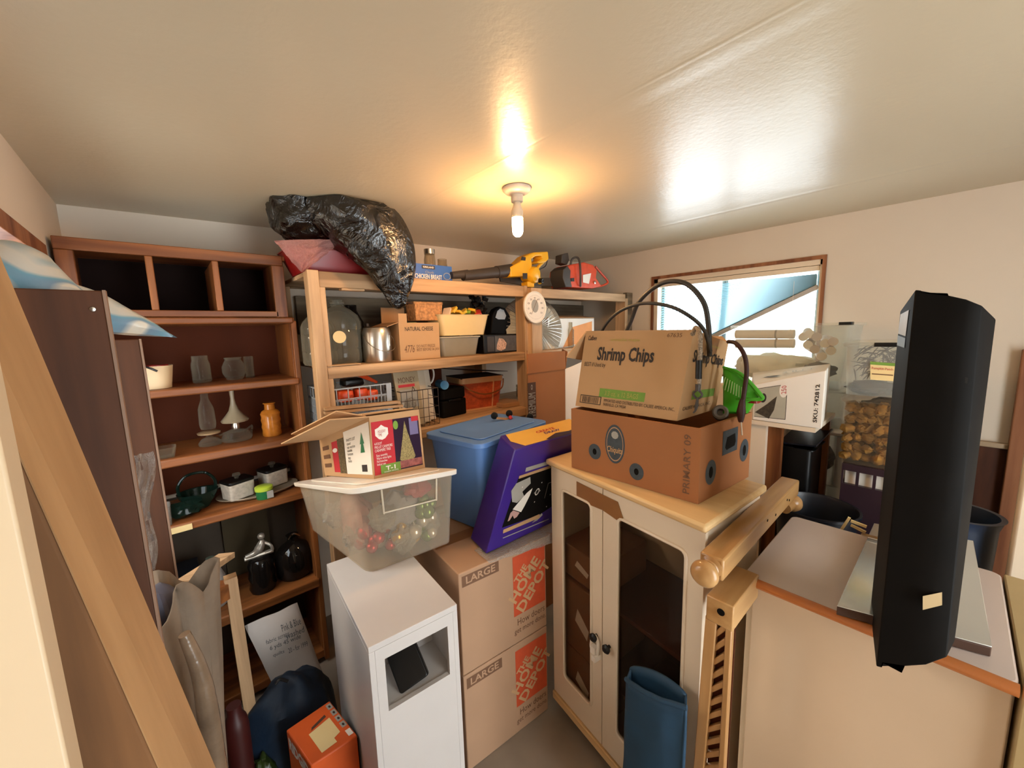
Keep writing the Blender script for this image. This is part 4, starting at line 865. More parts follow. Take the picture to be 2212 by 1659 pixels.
o = m.build('low_cabinet', mk('tan_cabinet_side', 'b39a6c', .5, var=.04), loc=(RX+.2, RY0-.15, 0), bevel=.003); tag(o, 'tan side cabinet at the far right edge past the base cabinet', 'cabinet')
# flat silver box lying on the worktop
sb = thing('flat_silver_box', 'flat box with shiny silver top and dark sides lying on the laminate worktop', 'box', (1.36, .02, RZ))
a, b, c, d = fz(1808, 1308, .985), fz(2143, 1397, .985), fz(2103, 1168, .985), fz(1888, 1130, .985)
b4 = [V(p.x, p.y, RZ+.001) for p in (a, b, c, d)]; t4 = [V(p.x, p.y, .982) for p in (a, b, c, d)]
MB().hexa(b4, t4).build('box_body', M['brown'], sb, bevel=.002)
t5 = [p+V(0, 0, .0005) for p in t4]; MB().hexa(t5, [p+V(0, 0, .003) for p in t4]).build('mirror_top', mk('silver_sheet', 'd4dadc', .16, .8, .02), sb, bevel=.001, label='shiny silver top sheet')
# tall black curved speaker-like housing
bp = thing('black_housing', 'tall curved black plastic housing standing on the flat silver box', 'housing', (1.08, .0, .985))
m = MB(); n = 14
bz_, tz_ = .988, 1.70
def prof(x, z):   # cross-section outline: flat left side, bowed right side
    pass
P_b = [fx(1880, 1320, 1.20), fx(1893, 1440, 1.02), fx(1905, 1443, 1.02), fx(1908, 1434, 1.02), fx(1948, 1455, 1.02), fx(1955, 1440, 1.02), fx(2000, 1437, 1.02), fx(2045, 1420, 1.03), fx(2062, 1385, 1.08)]
P_t = [fx(1945, 672, 1.20), fx(1977, 626, 1.02), fx(1990, 626, 1.02), fx(1993, 630, 1.02), fx(2048, 632, 1.02), fx(2050, 637, 1.02), fx(2088, 646, 1.02), fx(2122, 660, 1.03), fx(2151, 690, 1.08)]
back_b = [V(1.25, P_b[-1].y, .99), V(1.25, P_b[0].y, .99)]; back_t = [V(1.25, P_t[-1].y, P_t[-1].z), V(1.25, P_t[0].y, P_t[0].z)]
lo, hi = P_b+back_b, P_t+back_t; k = len(lo); seg = 10
m.v = [lo[i].lerp(hi[i], j/seg) for j in range(seg+1) for i in range(k)]
for j in range(seg):
    for i in range(k): m.f.append((j*k+i, j*k+(i+1) % k, (j+1)*k+(i+1) % k, (j+1)*k+i))
m.f.append(tuple(range(k))[::-1]); m.f.append(tuple(seg*k+i for i in range(k)))
m.build('housing_shell', M['blackm'], bp, bevel=.002, ang=50)
q = (P_b[6], P_b[7], P_t[7], P_t[6]); patch(bp, 'paper_label', q, [uvpx(q, *p) for p in ((1992, 1316), (2034, 1306), (2034, 1278), (1992, 1286))], mk('tan_label', 'b39a70', .7), off=.002)
q = (P_b[0], P_b[1], P_t[1], P_t[0]); patch(bp, 'insert_and_reflection', q, [(.05, .93), (.7, .90), (.75, .965), (.1, .985)], M['sign'], off=.001)  # white reflection in the glossy insert, painted as a pale patch
patch(bp, 'insert_and_reflection', q, [(.05, .895), (.7, .87), (.7, .895), (.05, .925)], M['dkgrey'], off=.001)
q = (P_b[4], P_b[7], P_t[7], P_t[4]); patch(bp, 'vent_slot', q, [(.35, .80), (.80, .795), (.80, .81), (.35, .815)], M['black'], off=.003)
MB().rslab(fz(1898, 1165, .99), .02, .08, .003, .006).build('foil', M['chrome'], sb)

# ================================================================ black trash bag and red tub on the shelf unit
m = MB(); 
path = [((680, 470, 1.86), .05, .05), ((692, 470, 1.86), .09, .10), ((712, 470, 1.85), .112, .15), ((730, 472, 1.82), .120, .16), ((755, 480, 1.78), .125, .16), ((796, 500, 1.74), .142, .13), ((828, 536, 1.71), .138, .10), ((846, 575, 1.70), .108, .08), ((854, 612, 1.70), .084, .06), ((858, 640, 1.70), .054, .035), ((861, 660, 1.70), .032, .02), ((862, 668, 1.70), .008, .006)]
Q = [(fy(*p), a, b) for p, a, b in path]; pts = []
for i in range(len(Q)-1):
    for k in range(6):
        t = k/6; g = lambda j: Q[max(0, min(len(Q)-1, j))]
        cr = lambda A, B, Cc, D: .5*((2*B)+(Cc-A)*t+(2*A-5*B+4*Cc-D)*t*t+(-A+3*B-3*Cc+D)*t**3)
        pts.append(tuple(cr(g(i-1)[j], g(i)[j], g(i+1)[j], g(i+2)[j]) for j in range(3)))
pts.append(Q[-1]); N_ = 48; kk = len(pts)
for i, (p, ra, rb) in enumerate(pts):
    tg = (pts[min(i+1, kk-1)][0]-pts[max(i-1, 0)][0]).normalized(); vd_ = V(0, 1, 0); vd_ = (vd_-tg*vd_.dot(tg)).normalized(); nu = tg.cross(vd_)
    for j in range(N_):
        a = 2*pi*j/N_; d = nu*cos(a)*ra+vd_*sin(a)*rb; w = p+d
        s = noise.noise(V(a*2.2, i*.05, 1))*.5+.5*noise.noise(V(cos(a)*3, sin(a)*3, i*.13)); f_ = 1-2*abs(noise.noise(V(cos(a)*2.5+i*.02, sin(a)*2.5, i*.07)))
        m.v.append(p+d*(1+.12*s+.07*f_))
for i in range(kk-1):
    for j in range(N_): m.f.append((i*N_+j, i*N_+(j+1) % N_, (i+1)*N_+(j+1) % N_, (i+1)*N_+j))
m.f.append(tuple(range(N_))); m.f.append(tuple((kk-1)*N_+j for j in range(N_)))
zmax = cz(.5)-.002
def lump(v):
    return v
_b = MB().ball(fy(692, 470, 1.87), (.192, .13, .116), 48, .16, 2.4, 3, e=.72); k_ = len(m.v); m.v += _b.v; m.f += [tuple(i+k_ for i in f) for f in _b.f]
for v in m.v:
    if v.z > zmax: v.z = zmax-.001
    if 1.77 < v.y and v.z < 1.945 and v.x < .62: v.z = 1.945
o = m.build('trash_bag', M['bag'], loc=(.6, 1.8, 1.93)); tag(o, 'big black plastic trash bag drooping over the front of the top shelf', 'bag')
rt = thing('red_tub', 'red plastic tub under the black trash bag on the top shelf', 'tub', (.55, 1.93, 1.918))
MB().tub((.63, 1.95, 1.918), .40, .26, .10, .80, .004, 0, .04, .006).build('tub_body', M['red'], rt)
pk = MB(); A_, B_, C_, D_ = fy(650, 588, 1.795), fy(655, 588, 1.795), fy(742, 520, 1.79), fy(592, 520, 1.80)
pk.grid(lambda u, v: A_.lerp(B_, u).lerp(D_.lerp(C_, u), v**.8)+V(0, -.022*sin(pi*u)*(.4+v)+.012*noise.noise(V(u*6, v*6, 0)), .004*noise.noise(V(u*9, v*9, 5))), 20, 16)
tag(pk.build('pink_plastic_bag', M['pinkfilm'], loc=A_), 'crinkled pink clear plastic bag in front of the red tub on the top shelf', 'plastic bag')

# ================================================================ top shelf
zT = 1.918
def slot(xl, xr, yt, yb, Y):
    a, b = fy(xl, yb, Y), fy(xr, yb, Y); t = fy((xl+xr)/2, yt, Y); return (a.x+b.x)/2, b.x-a.x, t.z
def card_tray(name, label, xl, xr, yt, yb, Y, dep, z, mat, cat='box', h=None, closed=False):
    x, w, zt_ = slot(xl, xr, yt, yb, Y); h = h or zt_-z
    return carton(name, label, [V(x-w/2, Y, z), V(x+w/2, Y, z), V(x+w/2, Y+dep, z), V(x-w/2, Y+dep, z)], h, mat, cat=cat, closed=closed)
cb, F = card_tray('jar_tray', 'blue and white cardboard tray of glass jars on the top shelf', 893, 977, 572, 605, 1.85, .20, zT, mk('blue_tray_card', '2a5ca4', .5))
q = F['front']; text(cb, q, 'CHICKEN BREAST', (.04, .12, .72, .40), M['white'], bold=.02); text(cb, q, 'Chunk', (.30, .45, .52, .60), M['sign']); patch(cb, 'brand_patch', q, (.22, .72, .55, .93), M['ink']); text(cb, q, 'KIRKLAND', (.25, .77, .52, .88), M['white'], off=.0016, bold=.02)
rings(cb, 'can_print', q, .86, .36, .10, .22, .85, M['sign']); patch(cb, 'edge_strip', q, (.0, 0, .02, 1), M['cardboard_l'], off=.001); patch(cb, 'white_panel', F['left'], (0, 0, 1, 1), M['white'])
def jar(name, label, c, r, h, mat, lidm=None, group=None, neck=.72, cat='jar', content=None):
    th = thing(name, label, cat, c, group)
    MB().lathe([(r*.9, 0), (r, .004), (r, h*.68), (r*neck, h*.82), (r*neck, h), (r*neck*.93, h), (r*neck*.93, h*.82), (r*.95, h*.67), (r*.95, .006), (.0, .006)], c, 22).build('jar_body', mat, th)
    if lidm: MB().lathe([(r*neck*1.06, h*.86), (r*neck*1.08, h*1.01), (0, h*1.01)], c, 22).build('lid', lidm, th)
    if content: MB().lathe([(r*.9, .008), (r*.92, h*.55), (0, h*.56)], c, 18).build('contents', content, th)
    return th
bx_, w_, t_ = slot(893, 977, 545, 605, 1.9)
jar('glass_jar', 'tall glass jar with tin lid at the left of the blue chicken breast tray', V(fy(928, 560, 1.90).x, 1.90, zT+.004), .030, .165, M['glass'], M['steel'], neck=.88)
jar('glass_jar', 'open glass jar at the right of the blue chicken breast tray', V(fy(957, 560, 1.90).x, 1.91, zT+.004), .028, .125, M['glass'], neck=.9)
# scrap of foil between bag and tray
# leaf blower
lb_ = thing('leaf_blower', 'yellow leaf blower with long black tube on the top shelf', 'leaf blower', fy(1130, 610, 1.84))
Y0 = 1.84
MB().cyl(fy(975, 595, Y0), fy(1010, 592, Y0), .019, .024, 18).cyl(fy(1000, 596, Y0), fy(1104, 585, Y0), .027, .034, 20).cyl(fy(1072, 588, Y0), fy(1104, 584, Y0), .035, .038, 20).build('blower_tube', M['dkgrey'], lb_)
ol = [(1103, 577), (1122, 566), (1136, 552), (1152, 545), (1184, 543), (1186, 560), (1180, 566), (1166, 569), (1160, 566), (1172, 558), (1170, 552), (1158, 553), (1148, 560), (1150, 572), (1146, 596), (1120, 597), (1103, 598)]
MB().prism([fy(x, y, Y0-.04) for x, y in ol], (0, .085, 0)).build('blower_body', M['yellowpl'], lb_, bevel=.006)
MB().tube([fy(1178, 562, Y0), fy(1164, 575, Y0), fy(1160, 585, Y0), fy(1164, 598, Y0), fy(1166, 612, Y0-.02)], [.010, .011, .010, .010, .012], 10).build('handle_brace', M['yellowpl'], lb_)
fc_ = fy(1146, 594, Y0-.01); mmY = V(.2, -1, -.1).to_track_quat('Z', 'Y').to_matrix().to_4x4()
MB().lathe([(.045, -.05), (.052, -.03), (.052, .03), (.046, .045), (.03, .052), (.0, .054)], fc_, 26, mmY).build('fan_housing', M['yellowpl'], lb_)
MB().lathe([(.015, .05), (.014, .075), (.010, .076), (.0, .070)], fy(1151, 606, Y0-.02), 16, mmY).build('inlet_cap', M['black'], lb_)
q = [fy(1130, 590, Y0-.068), fy(1139, 590, Y0-.068), fy(1139, 602, Y0-.068), fy(1130, 603, Y0-.068)]; MB().slab([q[3], q[2], q[1], q[0]], .004).build('logo_plate', M['ink'], lb_, smooth=False)
q = [fy(1126, 562, Y0-.043), fy(1135, 563, Y0-.043), fy(1136, 556, Y0-.043), fy(1128, 554, Y0-.043)]; MB().slab(q, .004).build('badge', M['ink'], lb_, smooth=False)
MB().tube([fy(1183, 560, Y0), fy(1178, 575, Y0), fy(1165, 582, Y0+.02)], .003, 6).build('cord', M['black'], lb_)
foot = fy(1140, 613, Y0); MB().bx(foot.x-.03, foot.x+.03, Y0-.03, Y0+.03, zT, foot.z+.01).build('foot', M['yellowpl'], lb_, bevel=.004)
# chainsaw
cs = thing('chainsaw', 'orange red chainsaw with dark handle at the right end of the top shelf', 'chainsaw', fy(1260, 620, 1.86)); Y0 = 1.85
MB().prism([fy(x, y, Y0-.05) for x, y in ((1218, 582), (1232, 572), (1262, 566), (1282, 572), (1290, 584), (1288, 600), (1300, 618), (1282, 623), (1222, 620), (1216, 600))], (0, .13, 0)).build('engine_body', M['sawred'], cs, bevel=.007)
MB().prism([fy(x, y, Y0-.056) for x, y in ((1217, 582), (1226, 574), (1233, 584), (1232, 600), (1236, 620), (1222, 620), (1216, 600))], (0, .12, 0)).build('clutch_cover', M['dkgrey'], cs, bevel=.004)
MB().tube([fy(1286, 576, Y0), fy(1300, 592, Y0), fy(1313, 608, Y0), fy(1306, 615, Y0), fy(1290, 619, Y0), fy(1280, 616, Y0)], .008, 8).build('rear_handle', M['sawred'], cs)
MB().tube([fy(1232, 574, Y0-.02), fy(1236, 560, Y0-.03), fy(1246, 556, Y0-.05), fy(1252, 566, Y0-.07), fy(1254, 595, Y0-.075), fy(1254, 619, Y0-.06)], .0075, 9).build('front_handle', M['dkgrey'], cs)
MB().prism([fy(x, y, Y0-.01) for x, y in ((1213, 568), (1214, 550), (1227, 546), (1230, 562), (1225, 572))], (0, .06, 0)).build('hand_guard', M['dkgrey'], cs, bevel=.003)
MB().prism([fy(x, y, Y0-.053) for x, y in ((1259, 594), (1277, 590), (1272, 613), (1259, 610))], (0, -.001, 0)).build('white_label', M['white'], cs, smooth=False)
MB().lathe([(.012, 0), (.012, .006), (.008, .008), (.0, .008)], fy(1284, 610, Y0-.052), 16, V(0, -1, 0).to_track_quat('Z', 'Y').to_matrix().to_4x4()).build('starter_ring', M['steel'], cs)
MB().prism([fy(x, y, Y0-.055) for x, y in ((1233, 601), (1240, 600), (1240, 608), (1233, 608))], (0, -.003, 0)).build('cover_nut', M['ink'], cs)
MB().prism([fy(x, y, Y0+.06) for x, y in ((1080, 598), (1130, 600), (1216, 600), (1216, 619), (1130, 616), (1082, 608))], (0, .012, 0)).build('guide_bar', mk('oily_bar', '5f564c', .5, .5), cs)
lt, F = card_tray('lantern_carton', 'small white carton with lantern print behind the chainsaw', 1194, 1218, 569, 605, 2.05, .12, zT, M['sign'], h=.12)
lines(lt, 'lantern_print', F['front'], [((.4, .25), (.3, .6)), ((.3, .6), (.45, .8)), ((.45, .8), (.65, .8)), ((.65, .8), (.75, .6)), ((.75, .6), (.6, .25)), ((.4, .25), (.6, .25))], .003, M['ink'])

# thermometer on the post
tp0 = fy(1155, 664, 1.735); th = thing('round_thermometer', 'round white dial thermometer hanging on the middle shelf post', 'thermometer', tp0+V(0, 0, -.09))
mmY = V(-.1, -1, .05).to_track_quat('Z', 'Y').to_matrix().to_4x4(); R_ = .087
MB().lathe([(R_*.9, -.006), (R_, -.004), (R_, .008), (R_*.96, .010), (R_*.92, .006), (0, .006)], tp0, 36, mmY, 1, 1.12).build('case', M['whitepl'], th)
ux = mmY @ V(1, 0, 0); uy = mmY @ V(0, 1, 0); nn = mmY @ V(0, 0, 1)
ux = V(1, -.1, 0).normalized(); uy = nn.cross(ux)
q = [tp0+nn*.0065+ux*a*R_*.9+uy*b*R_*.9 for a, b in ((-1,-1),(1,-1),(1,1),(-1,1))]
for i in range(9):
    a = radians(220-i*32); s = str(-40+20*i) if i < 9 else ''; text(th, q, s, (.5+.36*cos(a)-.05, .5+.36*sin(a)-.035, .5+.36*cos(a)+.05, .5+.36*sin(a)+.035), M['ink'])
disc(th, 'bird_print', q, .48, .55, .18, .26, M['sign'], .0005, 13); lines(th, 'pointer', q, [((.62, .82), (.28, .22))], .0025, M['inkbrown'], .002)
lines(th, 'tick_marks', q, [((.5+.44*cos(a), .5+.44*sin(a)), (.5+.48*cos(a), .5+.48*sin(a))) for a in [2*pi*k/48 for k in range(48)]], .0008, M['ink'])

# ================================================================ second shelf (z 1.515)
z2 = 1.516
def carboy(name, label, px, Y, r, h, ptop):
    c = V(fy(px, 700, Y).x, Y, z2); th = thing(name, label, 'jug', c)
    pr = [(r*.92, 0), (r, .012), (r, h*.22), (r*.975, h*.235), (r, h*.25), (r, h*.52), (r*.975, h*.535), (r, h*.55), (r*.98, h*.66), (r*.85, h*.76), (r*.55, h*.85), (r*.30, h*.90), (r*.27, h*.93), (r*.33, h*.94), (r*.33, h*.965), (r*.27, h*.97), (r*.27, h), (0, h)]
    MB().lathe(pr, c, 32).build('jug_body', M['glassd'], th)
    d = (CAM-c); d.z = 0; d.normalize(); p = c+d*(r+.001)+V(0, 0, h*.42)
    MB().lathe([(.028, 0), (.028, .0015), (0, .0015)], p, 24, d.to_track_quat('Z', 'Y').to_matrix().to_4x4()).build('round_sticker', M['creampl'], th); return th
carboy('water_jug', 'big smoky glass water jug with round sticker on the middle shelf', 731, 1.98, .105, .30, 0)
carboy('water_jug', 'second smoky glass jug half hidden by the left shelf post', 686, 1.97, .075, .26, 0)
c = V(fy(760, 700, 2.14).x, 2.14, z2); MB().lathe([(.06, 0), (.06, .20), (.03, .26), (.03, .29), (0, .29)], c, 20).build('dark_bottle', M['glassb'], loc=c)
tag(C.objects[-1] if False else bpy.data.objects['dark_bottle'], 'dark glass bottle behind the big smoky water jug', 'bottle')
# aluminium pail
x, w, tz = slot(787, 845, 708, 768, 1.88); c = V(x, 1.88, z2); pl = thing('aluminium_pail', 'dented aluminium pail with wire handle on the middle shelf', 'pail', c); r = w/2
h = tz-z2
MB().lathe([(r*.96, 0), (r, .006), (r, h*.86), (r*.98, h*.88), (r*.96, h*.92), (r*.86, h), (r*.80, h), (r*.9, h*.9), (r*.93, .01), (0, .01)], c, 32).build('pail_body', M['steel'], pl)
MB().tube([c+V(-r, -.0, h*.8), c+V(-r*.8, -r*.7, h*.5), c+V(0, -r*1.05, h*.32), c+V(r*.9, -r*.8, h*.36), c+V(r*1.25, -.01, h*.62), c+V(r*1.0, .01, h*.82)], .0018, 6).build('wire_handle', M['steel'], pl)
MB().box(c+V(r*.55, -r*.86, h*.62), (.004, .004, .05), .3).build('bail_ear', M['chrome'], pl)
c = V(fy(792, 690, 2.05).x, 2.05, z2); o = MB().lathe([(.045, 0), (.045, .13), (.055, .135), (.045, .15), (.03, .165), (.012, .175), (.012, .19), (0, .192)], c, 20).build('kettle', M['dkgrey'], loc=c); tag(o, 'dark metal canister with domed lid behind the aluminium pail', 'canister')
# natural cheese carton
x, w, tz = slot(865, 951, 684, 764, 1.83)
nc, F = carton('cheese_carton', 'open brown natural cheese carton on the middle shelf', [V(x-w/2, 1.83, z2), V(x+w/2, 1.83, z2), V(x+w/2, 2.02, z2), V(x-w/2-.005, 2.02, z2)], fy(905, 697, 1.83).z-z2, M['cardboard_l'], closed=False)
q = F['front']; text(nc, q, 'NATURAL CHEESE', (.14, .78, .84, .89), M['ink'], bold=.01); text(nc, q, '4776', (.10, .20, .35, .40), M['inkbrown'], shear=.3); text(nc, q, 'DO NOT FREEZE\nBEST BEFORE 06 JAN', (.40, .20, .97, .40), M['inkbrown'])
A, B = F['top'][0], F['top'][3]; flap(nc, A, B, (-.06, 0, -.02), M['cardboard']); flap(nc, F['top'][3]+V(.0, 0, 0), F['top'][2]-V(.10, 0, 0), (0, .0, .085), M['cardboard'])
flap(nc, A+V(.0, .002, 0), A+V(.045, .002, 0), (0, .0, .045), M['cardboard_l'])
c = V(fy(886, 680, 1.90).x, 1.90, z2+.005); o = MB().lathe([(.024, 0), (.022, .05), (.020, .12), (.026, .165), (.030, .185), (.028, .185), (.018, .12), (.0, .1)], c, 20, ).build('green_vase', mk('pale_green_glaze', 'a0a868', .3, var=.25, scale=14), loc=c); tag(o, 'pale green flared vase inside the natural cheese carton', 'vase')
p = fy(851, 686, 1.98); o = MB().ball(V(fy(838, 688, 2.1).x, 2.1, z2+.1), (.045, .045, .05), 18).lathe([(.03, -.1), (.03, -.05)], V(fy(838, 688, 2.1).x, 2.1, z2+.1), 16).build('glass_globe', M['glassd'], loc=V(fy(838, 688, 2.1).x, 2.1, z2)); tag(o, 'smoky round glass globe behind the natural cheese carton', 'globe')
# wicker basket
x, w, tz = slot(897, 957, 652, 692, 1.90); bz_ = fy(925, 692, 1.90).z
wb = thing('wicker_basket', 'small lidded wicker basket on the natural cheese carton', 'basket', (x, 1.93, bz_))
MB().rslab((x, 1.95, bz_), w, .11, tz-bz_-.014, .008, k=.94).build('basket_body', M['wicker'], wb); MB().rslab((x-.002, 1.95, tz-.014), w+.008, .118, .014, .008).build('basket_lid', M['wicker'], wb, bevel=.003)
MB().tube([(x-w/2-.01, 1.90, tz-.01), (x-w/2-.03, 1.92, tz-.005), (x-w/2-.01, 1.96, tz-.01)], .005, 8).build('loop', M['brown'], wb)
# cream dish tub over clear container
x, w, tz = slot(952, 1062, 679, 724, 1.86); bz_ = fy(1005, 724, 1.86).z
ctb = thing('dish_tub', 'cream plastic dish tub filled with packets on the middle shelf', 'tub', (x, 1.93, bz_)); MB().tub((x, 1.95, bz_), w, .16, tz-bz_, .84, .003, 0, .03, .005).build('tub_body', M['creampl'], ctb)
cols = [('f0d9c0', 'white and red'), ('e9b93c', 'yellow'), ('e9b93c', 'folded yellow'), ('e6c24a', 'pale yellow'), ('8fae3c', 'green'), ('e2b030', 'upright yellow'), ('c8403a', 'red')]
random.seed(9)
for i, (cc_, nm) in enumerate(cols):
    px = 965+i*11; p = fy(px, 672-random.uniform(0, 5), 1.92); p.z = tz+.012+random.uniform(-.004, .014); mm = Matrix.Rotation(random.uniform(-.9, .9), 4, 'Y') @ Matrix.Rotation(random.uniform(-.5, .5), 4, 'X') @ Matrix.Rotation(random.uniform(-1, 1), 4, 'Z')
    o = MB().box(p, (.045, .062, .016), m=mm).build('food_packet', mk('packet_'+str(i), cc_, .35), loc=p, bevel=.003); tag(o, nm+' packet sticking up in the cream dish tub', 'packet', 'packets in the cream tub')
p = fy(1035, 660, 1.95); bm_ = MB(); random.seed(12)
for i in range(24): bm_.box(p+V(random.uniform(-.05, .045), random.uniform(-.02, .02), random.uniform(-.05, .055)), (.036, .012, .024), m=Matrix.Rotation(random.uniform(0, 3), 4, 'Y') @ Matrix.Rotation(random.uniform(-1, 1), 4, 'X'))
o = bm_.build('black_tangle', M['black'], loc=p, bevel=.002); tag(o, 'black buckled strap bundle above the cream dish tub', 'strap')
x, w, tz = slot(952, 1043, 727, 757, 1.86); fcn = thing('food_container', 'grey clear lidded food container under the cream dish tub', 'container', (x, 1.93, z2))
hh = bz_-z2-.012
MB().tub((x, 1.94, z2), w*.96, .14, hh, .86, .003, 0, .025).build('container_body', mk('cloudy_plastic', '8f8878', .3), fcn); MB().rslab((x, 1.94, z2+hh-.003), w*1.02, .15, .010, .027).build('lid', mk('cloudy_lid', 'a49c8a', .35), fcn, bevel=.003)
MB().box((x-.02, 1.93, z2+hh+.012), (.06, .06, .006)).build('lid_handle', M['brown'], fcn)
# black carton with photo, black handle, wire fan
x, w, tz = slot(1045, 1118, 722, 751, 1.86)
bk, F = carton('black_carton', 'low black carton with a photo print on the middle shelf', [V(x-w/2, 1.86, z2), V(x+w/2, 1.86, z2), V(x+w/2, 1.97, z2), V(x-w/2, 1.97, z2)], tz-z2, M['black'])
patch(bk, 'photo_print', F['front'], (.32, .08, .96, .92), mk('grey_photo', '4c4e52', .6, var=.3, scale=30)); patch(bk, 'food_print', F['front'], [(.36, .2), (.48, .1), (.62, .2), (.66, .5), (.56, .75), (.44, .8), (.38, .5)], mk('cashew_print', 'c0a090', .6, var=.5, scale=120), off=.0014); patch(bk, 'grey_panel', F['front'], (.10, .10, .30, .90), M['dkgrey'])
p = V(fy(1083, 700, 1.99).x, 1.99, z2); bh = MB(); bh.prism([fy(x_, y_, 1.99) for x_, y_ in ((1060, 722), (1062, 700), (1064, 680), (1070, 668), (1080, 662), (1092, 666), (1102, 682), (1104, 700), (1098, 722))], (0, .05, 0))
o = bh.build('black_caddy', M['blackm'], loc=p, bevel=.006); o['label'] = 'x'; tag(o, 'black plastic caddy with a loop handle opening behind the black carton', 'caddy')
MB().prism([fy(x_, y_, 1.988) for x_, y_ in ((1070, 686), (1074, 672), (1080, 667), (1088, 670), (1093, 682), (1090, 690), (1076, 690))], (0, -.002, 0)).build('handle_opening', M['grey'], o, smooth=False, label='light grey loop opening')
WM[o.name] = Matrix.Translation(p)
# fan / ribbed glass bowl
c = fy(1151, 712, 1.93); rr = (fy(1208, 712, 1.93)-c).length*.87
fn_ = thing('wire_fan', 'round wire fan cage partly behind the middle shelf post', 'fan', V(c.x, 1.95, z2)); mmY = V(-.35, -1, .15).to_track_quat('Z', 'Y').to_matrix().to_4x4()
MB().lathe([(rr*.98, -.03), (rr, -.02), (rr, -.012), (rr*.96, -.01)], c, 40, mmY).build('rim_ring', M['steel'], fn_)
cage = MB(); 
for i in range(44):
    a = 2*pi*i/44; pp = [c+(mmY @ V(cos(a)*rr*s, sin(a)*rr*s, -.015+.07*(1-s**2.2))) for s in (1, .9, .7, .45, .25)]; cage.tube(pp, .0018, 5, 3)
o = cage.build('cage_wires', M['steel'], fn_)
MB().lathe([(rr*.97, -.03), (rr*.97, -.025), (0, -.025)], c, 30, mmY).build('back_dish', mk('fan_back', '80786a', .4), fn_)
MB().lathe([(.001, .06), (rr*.25, .056), (rr*.25, .05)][::-1], c, 24, mmY).build('hub', M['steel'], fn_)
for i in range(3):
    a0 = 2*pi*i/3; MB().grid(lambda u, v: c+(mmY @ V(cos(a0+v*1.4)*rr*(.2+.65*u), sin(a0+v*1.4)*rr*(.2+.65*u), -.015+.03*v*u)), 5, 6).build('blade', mk('fan_blade', 'c8c0ac', .3), fn_)
MB().cyl(V(c.x, 1.96, z2), V(c.x, 1.96, c.z-rr*.9), .03, .01, 16).build('fan_foot', M['black'], fn_)
# right bay: jar, little bottle, orange/white carton
jar('glass_jar', 'empty glass jar right of the wire fan on the middle shelf', V(fy(1232, 735, 1.90).x, 1.90, z2), .027, fy(1232, 696, 1.90).z-z2, M['glass'], neck=.6)
for px, nm in ((1198, 'tiny dark bottle'), (1206, 'tiny white bottle')):
    c = V(fy(px, 735, 1.92).x, 1.92, z2); o = MB().lathe([(.009, 0), (.010, .025), (.004, .035), (.004, .048), (0, .048)], c, 14).build('small_bottle', M['white'] if 'white' in nm else M['black'], loc=c); tag(o, nm+' between the wire fan and the glass jar', 'bottle')
x0 = fy(1262, 700, 2.0).x
oc2, F = carton('orange_print_carton', 'white carton with orange print behind the chips carton on the middle shelf', [V(2.02, 1.90, z2), V(2.55, 1.90, z2), V(2.55, 2.2, z2), V(2.02, 2.2, z2)], fy(1300, 688, 1.90).z-z2, M['white'], closed=False)
patch(oc2, 'orange_print', F['front'], [(.3, 0), (.95, .2), (.95, .9), (.5, .7)], mk('soft_orange', 'e0924a', .6)); patch(oc2, 'card_side', F['left'], (0, 0, 1, 1), M['cardboard_o'])
flap(oc2, F['top'][3], F['top'][0], (-.10, -.02, .0), M['cardboard_o']); flap(oc2, F['top'][0]+V(0, 0, .003), F['top'][1]+V(0, 0, .003), (0, .12, .02), M['cardboard_l'])
# ================================================================ third shelf (z 1.163)
z3 = 1.164
def slotz(xl, xr, yt, yb, z):
    p = fz((xl+xr)/2, yb, z); a, b = fy(xl, yb, p.y), fy(xr, yb, p.y); t = fy((xl+xr)/2, yt, p.y); return p, b.x-a.x, t.z-z
# grey crate with orange tools
A, B = fy(703, 878, 1.80), fy(846, 862, 1.80); zc = z3+.055
cr = thing('plastic_crate', 'grey lattice plastic crate of tools at the left end of the lower shelf', 'crate', ((A.x+B.x)/2, 1.92, z3))
w = B.x-A.x; X0 = A.x; hc = fy(775, 836, 1.80).z-zc
m = MB(); y0, y1 = 1.80, 2.06
for (xa, ya, xb, yb) in ((X0, y0, X0+w, y0), (X0, y1, X0+w, y1), (X0, y0, X0, y1), (X0+w, y0, X0+w, y1)):
    d = V(xb-xa, yb-ya, 0); n_ = max(6, int(d.length/.016)); 
    for i in range(n_+1): p = V(xa, ya, zc)+d*i/n_; m.beam(p, p+V(0, 0, hc*.72), .003, .003)
    for j in range(5): m.beam(V(xa, ya, zc+hc*.72*j/4), V(xb, yb, zc+hc*.72*j/4), .003, .003)
    m.beam(V(xa, ya, zc+hc*.75), V(xb, yb, zc+hc*.75), .004, .004); m.beam(V(xa, ya, zc+hc), V(xb, yb, zc+hc), .006, .006)
    for i in range(7): p = V(xa, ya, zc+hc*.75)+d*i/6; m.beam(p, p+V(0, 0, hc*.25), .004, .004)
m.build('lattice_sides', M['grey'], cr, smooth=False); MB().bx(X0, X0+w, y0, y1, zc-.004, zc).build('crate_floor', M['grey'], cr)
for xx in (X0+.012, X0+w-.012): MB().bx(xx-.012, xx+.012, y0-.004, y0, zc, zc+hc).build('corner_plate', M['grey'], cr)
MB().bx(X0-.0, X0+w, y0+.0, y1, z3, zc-.004).build('crate_base', M['dkgrey'], cr)
